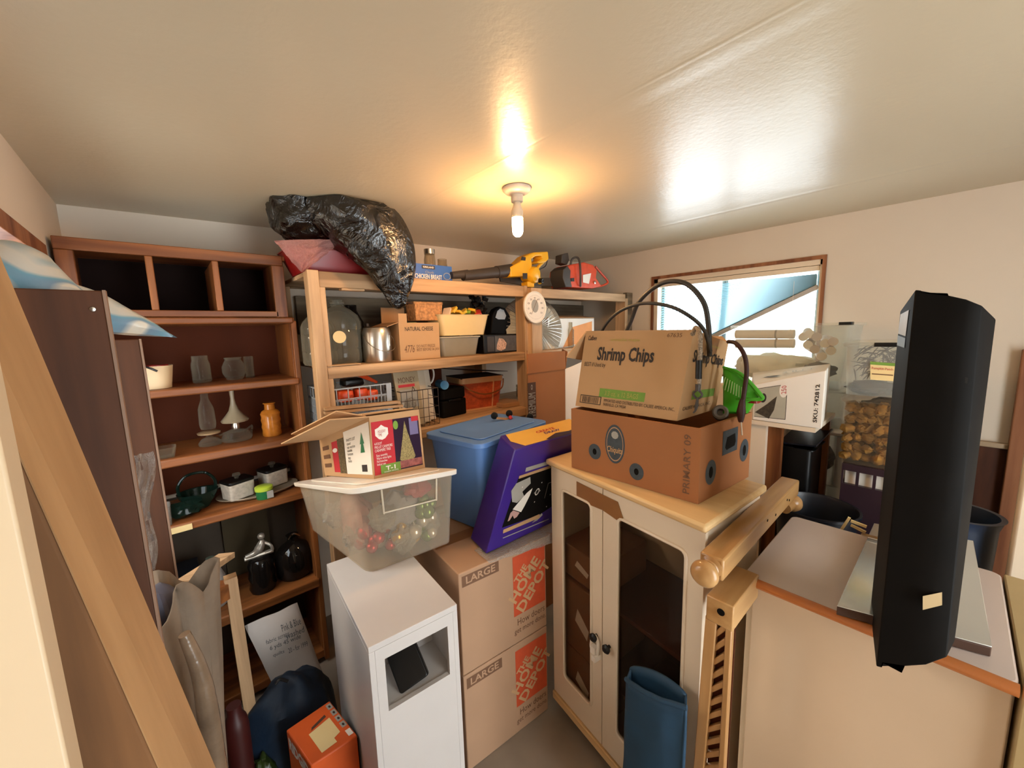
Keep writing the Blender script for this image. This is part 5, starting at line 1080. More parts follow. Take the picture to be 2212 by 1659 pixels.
for i, (px, py, rx, ry, lab, mt) in enumerate(((745, 855, .035, .03, 'rounded orange tool at the left inside the grey crate', 'orangepl'), (778, 850, .03, .03, 'orange block tool in the middle of the grey crate', 'orangepl'), (800, 852, .03, .028, 'orange tool body at the right inside the grey crate', 'orangepl'), (760, 825, .05, .02, 'dark tool with a grey grip on top of the grey crate', 'black'))):
    p = fy(px, py, 1.88); p.z = max(p.z, zc+.03); o = MB().ball(p, (rx, .04, ry), 14, .1, 3, i, e=.5).build('hand_tool', M[mt], loc=p); tag(o, lab, 'tool', 'tools in the grey crate')
o = MB().tube([fy(735, 812, 1.95), fy(765, 806, 1.95), fy(790, 815, 1.93), fy(815, 826, 1.9)], [.008, .012, .012, .006], 8).build('pruning_saw', M['orangepl'], loc=fy(770, 810, 1.95)); tag(o, 'orange curved tool handle rising above the grey crate', 'tool')
p = fy(708, 830, 1.9); o = MB().ball(p, (.035, .04, .035), 16).lathe([(.03, -.03), (.03, -.08)], p, 12).build('glass_bowl', M['glassd'], loc=p); tag(o, 'smoky glass bowl wedged left of the orange handle', 'bowl')
# strips of timber in front
for i, (a, b, lab) in enumerate((((700, 884), (862, 868), 'top thin pine strip under the grey crate'), ((700, 892), (868, 876), 'lower thin pine strip under the grey crate'))):
    pa, pb = fy(*a, 1.765), fy(*b, 1.765); o = MB().beam(pa, pb, .03, .012).build('pine_strip', M['pineX'], loc=(pa+pb)/2, bevel=.001); tag(o, lab, 'timber strip')
# wire basket with books
A, B = fz(862, 906, z3), fz(950, 893, z3); wb2 = thing('wire_basket', 'rusty wire basket with books on the lower shelf', 'basket', ((A.x+B.x)/2, 1.9, z3)); ya = 1.80; x0, x1 = fy(868, 880, ya).x, fy(948, 880, ya).x; hb = fy(905, 842, ya).z-z3
m = MB(); 
for i in range(8): x = x0+(x1-x0)*i/7; m.tube([(x, ya+.2, z3+.004), (x, ya, z3+.004), (x, ya, z3+hb)], .0016, 5, 1)
for j in range(5): z = z3+.004+(hb-.006)*j/4; m.tube([(x0, ya+.2, z), (x0, ya, z), (x1, ya, z), (x1, ya+.2, z), (x0, ya+.2, z)], .0016 if j < 4 else .0026, 5, 1)
m.tube([(x0+.06, ya-.002, z3+hb), (x0+.065, ya-.002, z3+hb+.02), (x0+.075, ya-.002, z3+hb)], .0018, 5); m.build('wire_mesh', mk('rusty_wire', '2a1a12', .5), wb2)
bk_ = [('872', 884, 908, 800, 'cream recipe book leaning in the wire basket', 'a08c6c', .018), ('', 902, 921, 790, 'pale spined book behind the cream recipe book', 'c2b49c', .03), ('', 915, 932, 793, 'white spined book right of the others in the wire basket', 'd0c4b0', .02)]
for i, (_, xa, xb, yt_, lab, col, dpt) in enumerate(bk_):
    X_a, X_b = fy(xa-24 if i == 0 else xa, 850, 1.83+.03*i).x, fy(xb, 850, 1.83+.03*i).x; zt_ = fy(xb, yt_, 1.84).z; y = 1.83+.03*i
    bkt = thing('book', lab, 'book', ((X_a+X_b)/2, y, z3+.01)); b4_ = [V(X_a+.012, y, z3+.01), V(X_b+.02, y, z3+.01), V(X_b+.02, y+dpt, z3+.01), V(X_a+.012, y+dpt, z3+.01)]; t4_ = [V(X_a-.012, y+.02, zt_), V(X_b, y+.02, zt_), V(X_b, y+dpt+.02, zt_), V(X_a-.012, y+dpt+.02, zt_)]
    MB().hexa(b4_, t4_).build('cover', mk('cover_'+str(i), col, .5), bkt, smooth=False); MB().hexa([p.lerp(q_, .97)+V(0, .002 if k < 2 else -.002, 0) for k, (p, q_) in enumerate(zip(b4_, t4_))], [p+V(0, .002 if k < 2 else -.002, .003) for k, p in enumerate(t4_)]).build('pages', M['white'], bkt, smooth=False)
    if i == 0: q = (b4_[0], b4_[1], t4_[1], t4_[0]); text(bkt, q, 'MONEY', (.15, .80, .85, .90), M['inkbrown']); patch(bkt, 'red_band', q, (.12, .72, .8, .77), M['inkred']); patch(bkt, 'picture', q, (.15, .35, .85, .68), M['sign'])
o = MB().tube([fy(922, 795, 1.95), fy(934, 797, 1.95), fy(937, 812, 1.95), (fy(932, 826, 1.95)), fy(922, 830, 1.95)], .005, 8).lathe([(.035, -.05), (.04, .04), (.036, .04), (.03, -.045), (0, -.045)], fy(908, 812, 1.99), 18).build('white_mug', M['white'], loc=fy(920, 815, 1.97)); tag(o, 'white mug with a looped handle behind the books', 'mug')
o = MB().ball(fy(885, 872, 1.84), (.035, .03, .03), 16, .4, 3, 2).build('foil_bundle', M['film'], loc=fy(885, 872, 1.84)); tag(o, 'crumpled clear bag at the left front of the wire basket', 'bag')
bx_, F = carton('brown_carton', 'brown carton side standing behind the rusty wire basket', [V(fy(918, 850, 2.0).x, 2.02, z3), V(fy(953, 850, 2.0).x, 1.98, z3), V(fy(953, 850, 2.0).x+.02, 2.2, z3), V(fy(918, 850, 2.0).x, 2.2, z3)], fy(945, 788, 2.0).z-z3, M['cab_in'])
# black case
p, w, h = slotz(953, 1014, 838, 899, z3); w *= .92
bc = thing('black_case', 'black moulded plastic case between the wire basket and the red picnic basket', 'case', (p.x, p.y+.06, z3))
MB().rslab((p.x, p.y+.07, z3), w, .13, h*.58, .015, radians(6)).build('lower_shell', M['blackm'], bc, bevel=.006); MB().rslab((p.x, p.y+.07, z3+h*.60), w*.99, .125, h*.40, .02, radians(6)).build('upper_shell', M['blackm'], bc, bevel=.010)
MB().box((p.x, p.y+.0, z3+h*.58), (w*.5, .012, .012), radians(6)).build('latch', M['black'], bc, bevel=.003)
c = fy(960, 832, 1.90); o = MB().lathe([(.024, -.01), (.026, 0), (.025, .004), (.018, .003), (0, .003)], c, 24, V(-.2, -1, .2).to_track_quat('Z', 'Y').to_matrix().to_4x4()).lathe([(.024, -.12), (.024, -.01)], c, 20, V(-.2, -1, .0).to_track_quat('Z', 'Y').to_matrix().to_4x4()).build('blue_flask', mk('blue_cap', '3c7ca8', .3), loc=c); tag(o, 'bottle lying on its side with a round light blue cap above the black case', 'bottle')
# red picnic basket
p, w, h = slotz(1012, 1090, 812, 884, z3); pb = thing('picnic_basket', 'red woven picnic basket with swing handles and a dark lid', 'basket', (p.x, p.y+.09, z3)); wR = w*1.05; c = V(p.x+.0, p.y+.115, z3)
rz_ = radians(-8); MB().tub(c, wR, .22, h*.84, .86, .004, rz_, .03).build('basket_body', M['redwicker'], pb)
m = MB()
for k in range(12): m.tub(c+V(0, 0, .012+k*h*.066), wR*(.865+.0115*k)+.003, .22*(.865+.0115*k)+.003, h*.03, .995, .002, rz_, .03)
m.build('woven_row', M['redwicker'], pb)
MB().tub(c+V(0, 0, h*.82), wR+.012, .232, h*.16, .99, .006, rz_, .032).build('wooden_rim', M['tan'], pb); MB().tub(c, wR*.87, .195, .012, .99, .004, rz_, .03).build('bottom_band', M['tan'], pb)
Mz = Matrix.Rotation(rz_, 4, 'Z')
for s, off in ((-1, 0), (1, .22)):
    MB().tube([c+Mz @ V(-wR*.46, s*.10, h*.86), c+Mz @ V(-wR*.36, s*.125, h*.66), c+Mz @ V(-.0, s*.135, h*.48), c+Mz @ V(wR*.40, s*.125, h*.58), c+Mz @ V(wR*.52, s*.10, h*.86)], .0045, 8).build('swing_handle', M['stainX'], pb)
MB().beam(c+Mz @ V(wR*.22, -.097, .005), c+Mz @ V(wR*.25, -.113, h*.9), .012, .004).build('upright_band', M['tan'], pb)
l0, l1 = fy(962, 795, p.y+.06), fy(1097, 801, p.y+.06); MB().slab([l0, l1, l1+V(.0, .16, -.012), l0+V(.0, .16, -.008)], .003).build('dark_lid', M['brown'], pb, label='dark flat lid lifted on the left')
MB().slab([c+Mz @ V(-wR/2, -.11, h*.98), c+Mz @ V(wR/2, -.11, h*.98), c+Mz @ V(wR/2, .11, h), c+Mz @ V(-wR/2, .11, h)], .004).build('inner_lid', M['brown'], pb)
p, w, h = slotz(1104, 1150, 818, 857, z3); p = V(fy(1128, 850, 1.95).x, 1.95, z3+.03); jr = jar('glass_canister', 'round lidded glass canister left of the tall open carton', p, .042, .085, M['glass'], M['glass'], content=mk('reddish', '7a4030', .6), neck=.95)
A = fy(1087, 880, 1.86); lc, F = carton('flat_carton', 'small flat brown carton under the glass canister', [V(A.x, 1.86, z3), V(A.x+.16, 1.84, z3), V(A.x+.16, 2.02, z3), V(A.x, 2.02, z3)], .028, M['cardboard'])
# roller skate bits on the blue tote lid
sk = thing('wooden_skewer_toy', 'pale wooden stick with red knot and black wheels on the blue tote lid', 'toy', fy(1105, 905, 1.45))
MB().beam(fy(1072, 903, 1.44), fy(1135, 908, 1.44), .012, .010).build('stick', M['tan'], sk); MB().ball(fy(1103, 902, 1.425), .011, 10, .3).build('red_knot', M['inkred'], sk)
for px, py in ((1068, 898), (1100, 893), (1145, 900)): c = fy(px, py, 1.45); MB().lathe([(.012, -.008), (.017, -.006), (.017, .006), (.012, .008)], c, 16, V(-.7, -.7, 0).to_track_quat('Z', 'Y').to_matrix().to_4x4(), 1, 1).build('wheel', M['black'], sk)

# ================================================================ hutch contents
def hz_(px, py, Y): return fy(px, py, Y)
Yh = 2.10
def base(px, z, Y=Yh): p = fy(px, 900, Y); return V(fv_x(px, z, Y), Y, z)
def fv_x(px, z, Y):      # x on plane Y at height z for that pixel column
    lo, hi = 0, 1659
    for _ in range(30):
        mid_ = (lo+hi)/2
        if fy(px, mid_, Y).z > z: lo = mid_
        else: hi = mid_
    return fy(px, lo, Y).x
s1, s2, s3, s4 = 1.464, 1.193, .926, .471
c = base(335, s1, 2.07); o = MB().tub(c, .125, .12, .088, .82, .004, 0, .045).build('cream_pot', mk('pot_cream', 'bfa682', .5), loc=c); tag(o, 'cream pot on the hutch shelf right of the dark panel', 'pot')
WM[o.name] = Matrix.Translation(c); MB().tube([c+V(-.02, -.05, .09), c+V(.0, -.07, .08), c+V(.015, -.075, .07)], .004, 8).build('spoon_handle', M['black'], o); MB().rslab(c+V(0, 0, .085), .10, .09, .005, .03).build('red_lid', M['red'], o)
jar('glass_jar', 'clear glass jar in the middle of the upper hutch shelf', base(438, s1, 2.15), .034, .115, M['glass'], neck=.85)
c = base(508, s1, 2.17); o = MB().lathe([(.03, 0), (.045, .03), (.045, .06), (.03, .09), (.035, .10), (.03, .10), (.025, .088)], c, 20).build('glass_pitcher', M['glass'], loc=c); tag(o, 'round faceted glass pitcher at the right of the upper hutch shelf', 'pitcher')
c = base(541, s1, 2.2); o = MB().lathe([(.018, 0), (.02, .10), (.017, .10), (.016, .005), (0, .005)], c, 16).build('glass_tumbler', M['glass'], loc=c); tag(o, 'narrow glass tumbler beside the faceted pitcher', 'glass')
def oil_lamp(name, label, px, Y, hgt, shade):
    c = base(px, s2, Y); th = thing(name, label, 'oil lamp', c)
    MB().lathe([(.040, 0), (.042, .01), (.030, .028), (.012, .034), (.010, .044), (.02, .048)] if not shade else [(.055, 0), (.060, .012), (.045, .04), (.02, .05), (.012, .055), (.012, .075)], c, 22).build('font', M['glass'], th)
    if shade:
        MB().lathe([(.050, .085), (.053, .092), (.034, .115), (.020, .135), (.011, .165), (.008, .19), (.010, .23), (.008, .23)], c, 22).build('glass_shade', mk('milky_glass', '8f7f66', .3), th)
        MB().lathe([(.015, .05), (.018, .065), (.012, .085)], c, 14).build('burner', M['steel'], th)
        MB().tube([c+V(.03, 0, .03), c+V(.06, 0, .055), c+V(.055, 0, .02)], .004, 8).build('handle', M['glass'], th)
    else:
        MB().lathe([(.040, .03), (.042, .036), (.030, .040)], c+V(0, 0, .02), 22).lathe([(.034, .052), (.034, .058)], c, 20).build('burner', mk('coiled_brass', 'b09470', .4, .4), th)
        MB().lathe([(.026, .072), (.03, .09), (.028, .16), (.014, .20), (.012, .25), (.010, .25)], c, 20).build('glass_chimney', M['glass'], th)
        MB().tube([c+V(.035, 0, .035), c+V(.06, -.01, .04), c+V(.062, -.01, .012), c+V(.035, 0, .008)], .005, 8).build('handle', M['glass'], th)
oil_lamp('oil_lamp', 'glass oil lamp with tall straight chimney in the hutch', 455, 2.12, .25, False); oil_lamp('oil_lamp', 'glass oil lamp with flared shade in the hutch', 513, 2.13, .23, True)
c = base(589, s2, 2.10); aj = thing('amber_jar', 'amber ribbed glass jar on the hutch shelf beside the oil lamps', 'jar', c)
MB().lathe([(.036, 0), (.040, .008), (.038, .03), (.041, .045), (.038, .06), (.041, .075), (.038, .09), (.041, .105), (.034, .118), (.022, .125), (.021, .148), (.026, .152), (.024, .155), (0, .155)], c, 24).build('jar_body', mk('amber_glass', 'b06a24', .15, var=.25, scale=30), aj)
c = base(353, s2, 2.03); o = MB().tub(c, .085, .07, .04, .8, .004, 0, .01).build('glass_dish', M['glass'], loc=c); tag(o, 'small square glass dish at the left of the oil lamp shelf', 'dish')
c = base(432, s3, 2.12); gb = thing('green_glass_basket', 'dark green glass basket with arched handle in the hutch', 'basket', c)
MB().lathe([(.03, 0), (.035, .01), (.05, .035), (.062, .06), (.066, .075), (.06, .072), (.045, .035), (0, .012)], c, 24, None, 1.1, .9).build('bowl', M['glassg'], gb); MB().tube([c+V(-.06, 0, .065), c+V(-.062, 0, .11), c+V(-.03, 0, .15), c+V(.03, 0, .15), c+V(.062, 0, .11), c+V(.06, 0, .065)], .006, 8).build('arched_handle', M['glassg'], gb)
c = base(392, s3, 2.06); o = MB().ball(c+V(.015, 0, .03), (.06, .05, .03), 20, .4, 3, 5).build('green_mesh', M['glassg'], loc=c); tag(o, 'dark green crumpled garland in front of the green glass basket', 'garland')
c = base(352, s3, 2.03); o = MB().tub(c, .06, .08, .075, .92, .002, 0, .012).build('clear_box', M['film'], loc=c); tag(o, 'clear plastic box at the left end of the fourth hutch shelf', 'box')
c = base(560, s3, 2.13); tr = thing('oval_tray', 'oval tray carrying square jars on the fourth hutch shelf', 'tray', c)
MB().lathe([(.12, .002), (.155, .006), (.165, .014), (.163, .016), (.15, .010), (0, .008)], c, 36, None, 1.0, .62).build('tray_body', mk('pewter', '9a8a74', .35, .3), tr)
for px, lab, Y in ((517, 'left square white jar with dark glass-knobbed lid on the oval tray', 2.10), (592, 'right square patterned jar with dark glass-knobbed lid on the oval tray', 2.16)):
    c = base(px, s3, Y); c.z += .012; th = thing('square_jar', lab, 'jar', c); MB().rslab(c, .105, .09, .072, .012, radians(20), k=.95).build('jar_body', mk('milk_white', 'b4a898', .4, var=.2, scale=60), th, bevel=.004)
    MB().rslab(c+V(0, 0, .072), .108, .093, .014, .012, radians(20)).build('lid', M['black'], th, bevel=.004); MB().lathe([(.008, .086), (.008, .094), (.016, .10), (.014, .11), (0, .112)], c, 16).build('glass_knob', M['glass'], th)
c = base(572, s3, 2.035); th = thing('green_candle_tin', 'green round tin with lime lid in front of the square jars', 'tin', c); MB().lathe([(.032, 0), (.033, .002), (.033, .04), (0, .04)], c, 24).build('tin_body', M['darkgreen'], th); MB().lathe([(.036, .038), (.036, .052), (.030, .056), (0, .055)], c, 24).build('lid', M['lime'], th)
o = MB().bx(c.x+.005, c.x+.03, c.y-.036, c.y-.03, s3+.004, s3+.036).build('paper_label', M['sign'], th)
q0, q1 = fy(360, 1128, HY-.014), fy(412, 1112, HY-.014); o = MB().bx(q0.x, q1.x, HY-.018, HY-.012, .895, .918).build('masking_tape', M['creampl'], loc=((q0.x+q1.x)/2, HY-.015, .9)); tag(o, 'strip of cream masking tape on the front of the fourth hutch shelf', 'tape')
# lowest shelf things
c = base(400, s4, 2.06); bb_, F = carton('blue_box', 'dark blue box with a cream strip on the lowest hutch shelf', [c+V(-.08, 0, 0), c+V(.07, 0, 0), c+V(.07, .15, 0), c+V(-.08, .15, 0)], .20, M['navyd']); patch(bb_, 'cream_strip', F['front'], (.05, .72, .75, .92), M['creampl'])
c = base(468, s4, 2.10); th = thing('white_jug', 'white plastic jug with green cap on the lowest hutch shelf', 'jug', c); MB().lathe([(.04, 0), (.045, .01), (.045, .13), (.03, .17), (.014, .185), (.014, .20)], c, 22).build('jug_body', mk('jug_white', 'a09890', .5), th); MB().lathe([(.016, .195), (.016, .225), (0, .226)], c, 16).build('cap', mk('grey_green_cap', '5a6a60', .4), th)
c = base(540, s4, 2.30); o = MB().bx(c.x-.09, c.x+.10, 2.29, 2.30, s4, .88).build('backing_card', mk('olive_card', '4a3e28', .8), loc=c); tag(o, 'dull olive card standing at the back of the lowest hutch bay', 'card')
c = base(570, s4, 2.08); o = MB().lathe([(.05, 0), (.056, .02), (.05, .05), (.056, .075), (.05, .105), (.054, .13), (.045, .155), (.03, .165), (0, .165)], c, 26).build('ribbed_jar', M['glassb'], loc=c); tag(o, 'dark ribbed glass jar under the silver figurine', 'jar')
fg = thing('silver_figurine', 'small silver reclining figurine on top of the dark ribbed jar', 'figurine', c+V(0, 0, .166)); m = MB(); g = c+V(0, 0, .166)
m.tube([g+V(-.055, 0, .014), g+V(-.02, 0, .02), g+V(.0, 0, .035), g+V(.012, 0, .06), g+V(.014, 0, .075)], [.010, .014, .020, .016, .008], 10); m.ball(g+V(.014, 0, .092), .016, 14); m.tube([g+V(.02, 0, .06), g+V(.045, -.01, .04), g+V(.05, -.01, .012), g+V(.02, -.01, .008)], [.008, .007, .006, .005], 8); m.tube([g+V(-.06, 0, .006), g+V(.055, 0, .006)], .010, 8); m.build('figure_body', mk('silver_figure', 'b8aea0', .3, .5), fg)
c = base(640, s4, 2.10); th = thing('dark_jug', 'wide dark glass jug at the right end of the lowest hutch shelf', 'jug', c); MB().lathe([(.07, 0), (.085, .02), (.088, .09), (.085, .12), (.06, .155), (.025, .18), (.022, .20), (.028, .21), (0, .21)], c, 30, None, 1, .9).build('jug_body', M['glassb'], th); MB().tube([c+V(-.02, -.02, .20), c+V(.0, -.03, .225), c+V(.03, -.02, .20)], .005, 8).build('ring_handle', M['chrome'], th)

# ================================================================ floor clutter under and before the hutch
A_, B_, C_, D_ = fy(590, 1482, 1.70), fy(694, 1445, 1.70), fy(642, 1302, 1.80), fy(528, 1352, 1.80)
ff = (D_.z-.01)/(D_.z-A_.z); A0_, B0_ = A_, B_; A_ = D_+(A_-D_)*ff; B_ = C_+(B_-C_)*ff
o = pillow('written_bag', 'white padded bag with black handwriting leaning under the lowest hutch shelf', [A_, B_, C_, D_], 1, .03, mat=mk('white_sack', 'b4aca6', .6, bmp=.2, bs=14, bd=.006), seed=9)
WM[o.name] = Matrix.Translation((A_+B_+C_+D_)/4); n__ = (B_-A_).cross(D_-A_).normalized(); off = .036 if n__.dot(CAM-A_) > 0 else -.036
q = (A0_, B0_, C_, D_)
for i, (s, b) in enumerate((('fabric scraps', (.18, .62, .62, .70)), ('Pink & Blue', (.52, .72, .90, .82)), ('6 yds 45 wide', (.20, .52, .80, .60)), ('washed', (.55, .60, .92, .68)), ('20 - for 1999', (.48, .40, .88, .47)), ('quilts', (.2, .42, .42, .48)))): text(o, q, s, b, M['inkblue'], off=off, shear=.3)
c = V(.26, 1.60, 0); nb = thing('blue_duffel', 'dark blue nylon duffel with a black cord slumped beside the orange carton', 'bag', c)
tb = fy(610, 1475, 1.56)
m = MB(); m.ball(V(.20, 1.52, .20), (.15, .12, .22), 36, .18, 2.2, 4); m.build('bag_body', M['navy2'], nb); MB().tube([fy(595, 1478, 1.48), fy(605, 1468, 1.48), fy(622, 1472, 1.47)], .005, 8).build('cord_handle', M['black'], nb)
o = MB().ball(V(.09, 1.42, .12), (.05, .07, .14), 24, .2, 3, 6).build('green_sack', mk('olive_green_film', '2c3c14', .35, bmp=.5, bs=16, bd=.01), loc=(.09, 1.42, 0)); tag(o, 'dark green sack squeezed left of the blue duffel', 'bag')
# orange carton
zt_ = .40
t4_ = [fz(672, 1655, zt_), fz(772, 1588, zt_), fz(712, 1513, zt_), fz(618, 1577, zt_)]
b4_ = [V(p.x, p.y, 0) for p in t4_]
t4_[0].z = t4_[1].z = t4_[2].z = t4_[3].z = zt_
og, F = carton('orange_carton', 'battered orange tool carton with a pale label between duffel and white stand', b4_, 1, M['orange'], top4=t4_)
q = F['top']; patch(og, 'pale_label', q, [(.28, .10), (.62, .12), (.62, .22), (.78, .26), (.78, .66), (.45, .62), (.28, .60)], M['creampl']); patch(og, 'dark_scribble', q, [(.36, .64), (.74, .72), (.74, .78), (.40, .70)], M['brown'])
for v in (.30, .47, .64, .81): patch(og, 'icon_patch', q, (.86, v, .97, v+.13), M['sign']); disc(og, 'icon', q, .915, v+.06, .025, .03, M['ink'], .0014)
patch(og, 'white_patch', q, (.86, .08, .97, .22), M['white'])
q = F['right']; patch(og, 'dark_band', q, (.0, .0, 1, .97), M['blackm']); text(og, q, 'RIDGID', (.10, .80, .9, .93), M['white'], off=.0016, bold=.04)
q = F['left']; text(og, q, 'RIDGID', (.1, .86, .9, .97), M['white'], off=.0016, bold=.04)
# rolled plastic sheet, white tube, red cap, post, cloth sack
pa, pb = fy(398, 1370, .98), fy(455, 1659, .98); tag(MB().tube([pa+V(0, 0, .0), pa.lerp(pb, .3)+V(.012, 0, 0), pa.lerp(pb, .65)+V(.012, 0, 0), pb+(pb-pa)*.8], [.010, .015, .019, .020], 16).build('plastic_roll', mk('rolled_film', '76624f', .2, var=.3, scale=12, bmp=.7, bs=14, bd=.01), loc=pb), 'tall rolled up clear plastic sheet standing beside the beam', 'plastic roll')
p0 = fy(497, 1245, 1.55); p1 = fy(520, 1480, 1.55); tag(MB().beam(V(p1.x+.02, 1.55, 0), V(p0.x, 1.55, p0.z), .035, .035).build('pale_post', M['pineZ'], loc=(p0.x, 1.55, 0)), 'pale square wooden post standing before the lowest hutch shelf', 'post')
c = V(fy(500, 1490, 1.40).x, 1.42, 0); tag(MB().lathe([(.03, 0), (.034, .42), (.03, .45), (.02, .47), (.02, .50), (0, .50)], c, 20).build('red_bottle', mk('dark_red_pl', '3c100c', .45), loc=c), 'dark red plastic bottle beside the pale wooden post', 'bottle')
bx4 = [fy(400, 1330, 1.40), fy(478, 1310, 1.40)]; tag(MB().beam(fy(395, 1318, 1.45), fy(480, 1270, 1.6), .10, .05).build('wooden_box_corner', M['stainX'], loc=fy(440, 1295, 1.5)), 'brown wooden drawer corner poking out above the plastic roll', 'drawer')
tag(MB().beam(fy(395, 1262, 1.42), fy(490, 1200, 1.60), .05, .018).build('wood_strip', M['pineX'], loc=fy(440, 1230, 1.5)), 'pale wooden slat lying over the wooden drawer corner', 'slat')
m = MB(); cA_ = fy(395, 1340, 1.15)
sz0 = fy(400, 1262, 1.15).z
def sack(u, v):
    a = 2*pi*u; r = .085*(.3+.7*v**.6)*(1+.18*sin(3*a+1)*v+.15*sin(7*a)*v*v+.05*sin(17*a+4*v)*v+.05*noise.noise(V(cos(a)*4, sin(a)*4, v*6))); return V(cA_.x-.03+r*cos(a)*1.0, 1.15+r*sin(a)*.9, sz0*v+.03*sin(5*a)*v*v)
m.grid(sack, 60, 14); o = m.build('cloth_sack', M['cloth'], loc=(cA_.x, 1.15, .5)); s_ = o.modifiers.new('solid', 'SOLIDIFY'); s_.thickness = .004; tag(o, 'taupe cloth sack with a crumpled open mouth beside the beam', 'sack')
tag(MB().ball(V(cA_.x-.04, 1.15, sz0-.05), (.045, .045, .07), 20, .25, 2, 7).build('slate_bundle', mk('slate_cloth', '4a4a58', .7), loc=(cA_.x-.04, 1.13, .6)), 'slate blue bundle stuffed in the taupe cloth sack', 'bundle')

# blue padded bag before the cabinet door
A_, B_ = fz(1355, 1659, .0), V(0, 0, 0)
P0 = fx(1352, 1500, .93); P1 = fx(1482, 1505, .95)
sl = thing('blue_sleeve', 'blue padded fabric sleeve with open top leaning on the right cabinet door', 'sleeve', V(.93, (P0.y+P1.y)/2, 0))
tl_, tr_ = fx(1362, 1440, .965), fx(1484, 1500, .965); fl_, fr_ = fx(1352, 1468, .925), fx(1484, 1530, .925); 
m = MB(); n_ = 16
def wall(u, v, dx=0):
    p = fl_.lerp(fr_, u); b = V(p.x-.02, p.y, .02); return p.lerp(b, v)+V(-.014*sin(pi*u)*(1-.3*v)+.006*noise.noise(V(u*4, v*6, 1)), 0, 0)
def wallb(u, v):
    p = tl_.lerp(tr_, u)+V(0, 0, .022*sin(pi*u)**.6); b = V(p.x, p.y, .02); return p.lerp(b, v)+V(.006*sin(pi*u), 0, 0)
m.grid(wall, n_, 20); m.build('front_panel', M['navy'], sl).modifiers.new('solid', 'SOLIDIFY').thickness = .010
m = MB(); m.grid(wallb, n_, 20); m.build('back_panel', M['navy'], sl).modifiers.new('solid', 'SOLIDIFY').thickness = .008
m = MB()
for e in (0, 1): m.grid(lambda u, v: wall(e, v).lerp(wallb(e, v), u), 4, 20)
m.build('gusset', M['navy'], sl).modifiers.new('solid', 'SOLIDIFY').thickness = .006
m = MB(); m.grid(lambda u, v: wall(u, .12).lerp(wallb(u, .12), v), 8, 3); m.build('dark_mouth_sheet', M['blackm'], sl)  # black sheet across the open mouth stands for its dark inside
MB().tube([wall(i/12, 0)+V(0, 0, .002) for i in range(13)], .007, 8, 2).build('hem', M['navy'], sl)

# ================================================================ right back: totes, cartons by the window
def xslot(yl, yr, yt, yb, X):   # pixel box on plane X: returns y_left, y_right, z_top, z_bottom
    a, b = fx(yl, (yt+yb)/2, X), fx(yr, (yt+yb)/2, X); return a.y, b.y, fx((yl+yr)/2, yt, X).z, fx((yl+yr)/2, yb, X).z
# white SKU carton
X = 1.98
bl_, br_ = fx(1625, 928, X), fx(1778, 903, X); tl_, tr_ = fx(1628, 830, X), fx(1784, 800, X)
zb_ = 1.165; zt_ = 1.395; ya_, yb_ = fv(1627, 830, (X, .59)).y, .335
ya_ = fx(1626, 880, X).y; yb_ = fx(1781, 850, X).y
zb_ = (bl_.z+br_.z)/2; zt_ = (tl_.z+tr_.z)/2
b4_ = [V(X, ya_, zb_+.0), V(X, yb_, zb_), V(X+.44, yb_+.06, zb_), V(X+.50, ya_+.16, zb_)]
sk_, F = carton('white_tree_carton', 'long white carton with wreath photo on a wooden table by the window', b4_, 1, M['white'], top4=[V(X, ya_, tl_.z+.0), V(X, yb_, tr_.z), V(X+.44, yb_+.06, tr_.z-.01), V(X+.50, ya_+.16, tl_.z)])
q = F['front']; patch(sk_, 'photo_print', q, (.03, .10, .50, .86), mk('pale_photo', 'a8a494', .6, var=.1)); lines(sk_, 'photo_border', q, [((.03, .10), (.5, .10)), ((.03, .86), (.5, .86)), ((.5, .10), (.5, .86))], .002, M['ink'])
patch(sk_, 'tree_print', q, [(.04, .22), (.26, .08), (.33, .30), (.36, .62), (.22, .44)], mk('dark_twig_print', '3c3428', .7, var=.4, scale=120), off=.0014); rings(sk_, 'wreath_print', q, .155, .60, .05, .12, .5, M['ink'], .0014)
disc(sk_, 'badge', q, .455, .75, .065, .17, M['white'], .0014); text(sk_, q, '250', (.42, .66, .49, .84), M['inkred'], rot=90, off=.0018); text(sk_, q, 'SKU: 742812', (.88, .10, .935, .78), M['ink'], rot=90, bold=.02)
q = F['top']; text(sk_, q, '2 IN 1', (.42, .45, .80, .62), M['sign']); patch(sk_, 'dark_scribble', q, [(.14, .38), (.34, .30), (.40, .34), (.30, .40), (.2, .41)], M['ink'])
tbl = thing('wooden_side_table', 'wooden side table with pale front leg under the long white carton', 'table', (X+.2, .55, 0))
MB().bx(X+.0, X+.40, yb_+.02, ya_+.12, zb_-.02, zb_-.001).build('table_top', M['creamw'], tbl); 
y_ = fx(1640, 980, X+.05).y; MB().bx(X+.02, X+.05, y_-.03, y_+.07, 0, zb_-.02).build('leg', M['creamw'], tbl, label='white painted leg')
y_ = fx(1660, 980, X+.05).y; MB().bx(X+.05, X+.09, y_-.045, y_+.03, 0, zb_-.02).build('leg', M['stainZ'], tbl, label='brown stained leg')
MB().bx(X+.35, X+.38, yb_+.03, yb_+.06, 0, zb_-.02).build('leg', M['stainZ'], tbl); MB().bx(X+.35, X+.38, ya_+.05, ya_+.08, 0, zb_-.02).build('leg', M['stainZ'], tbl)
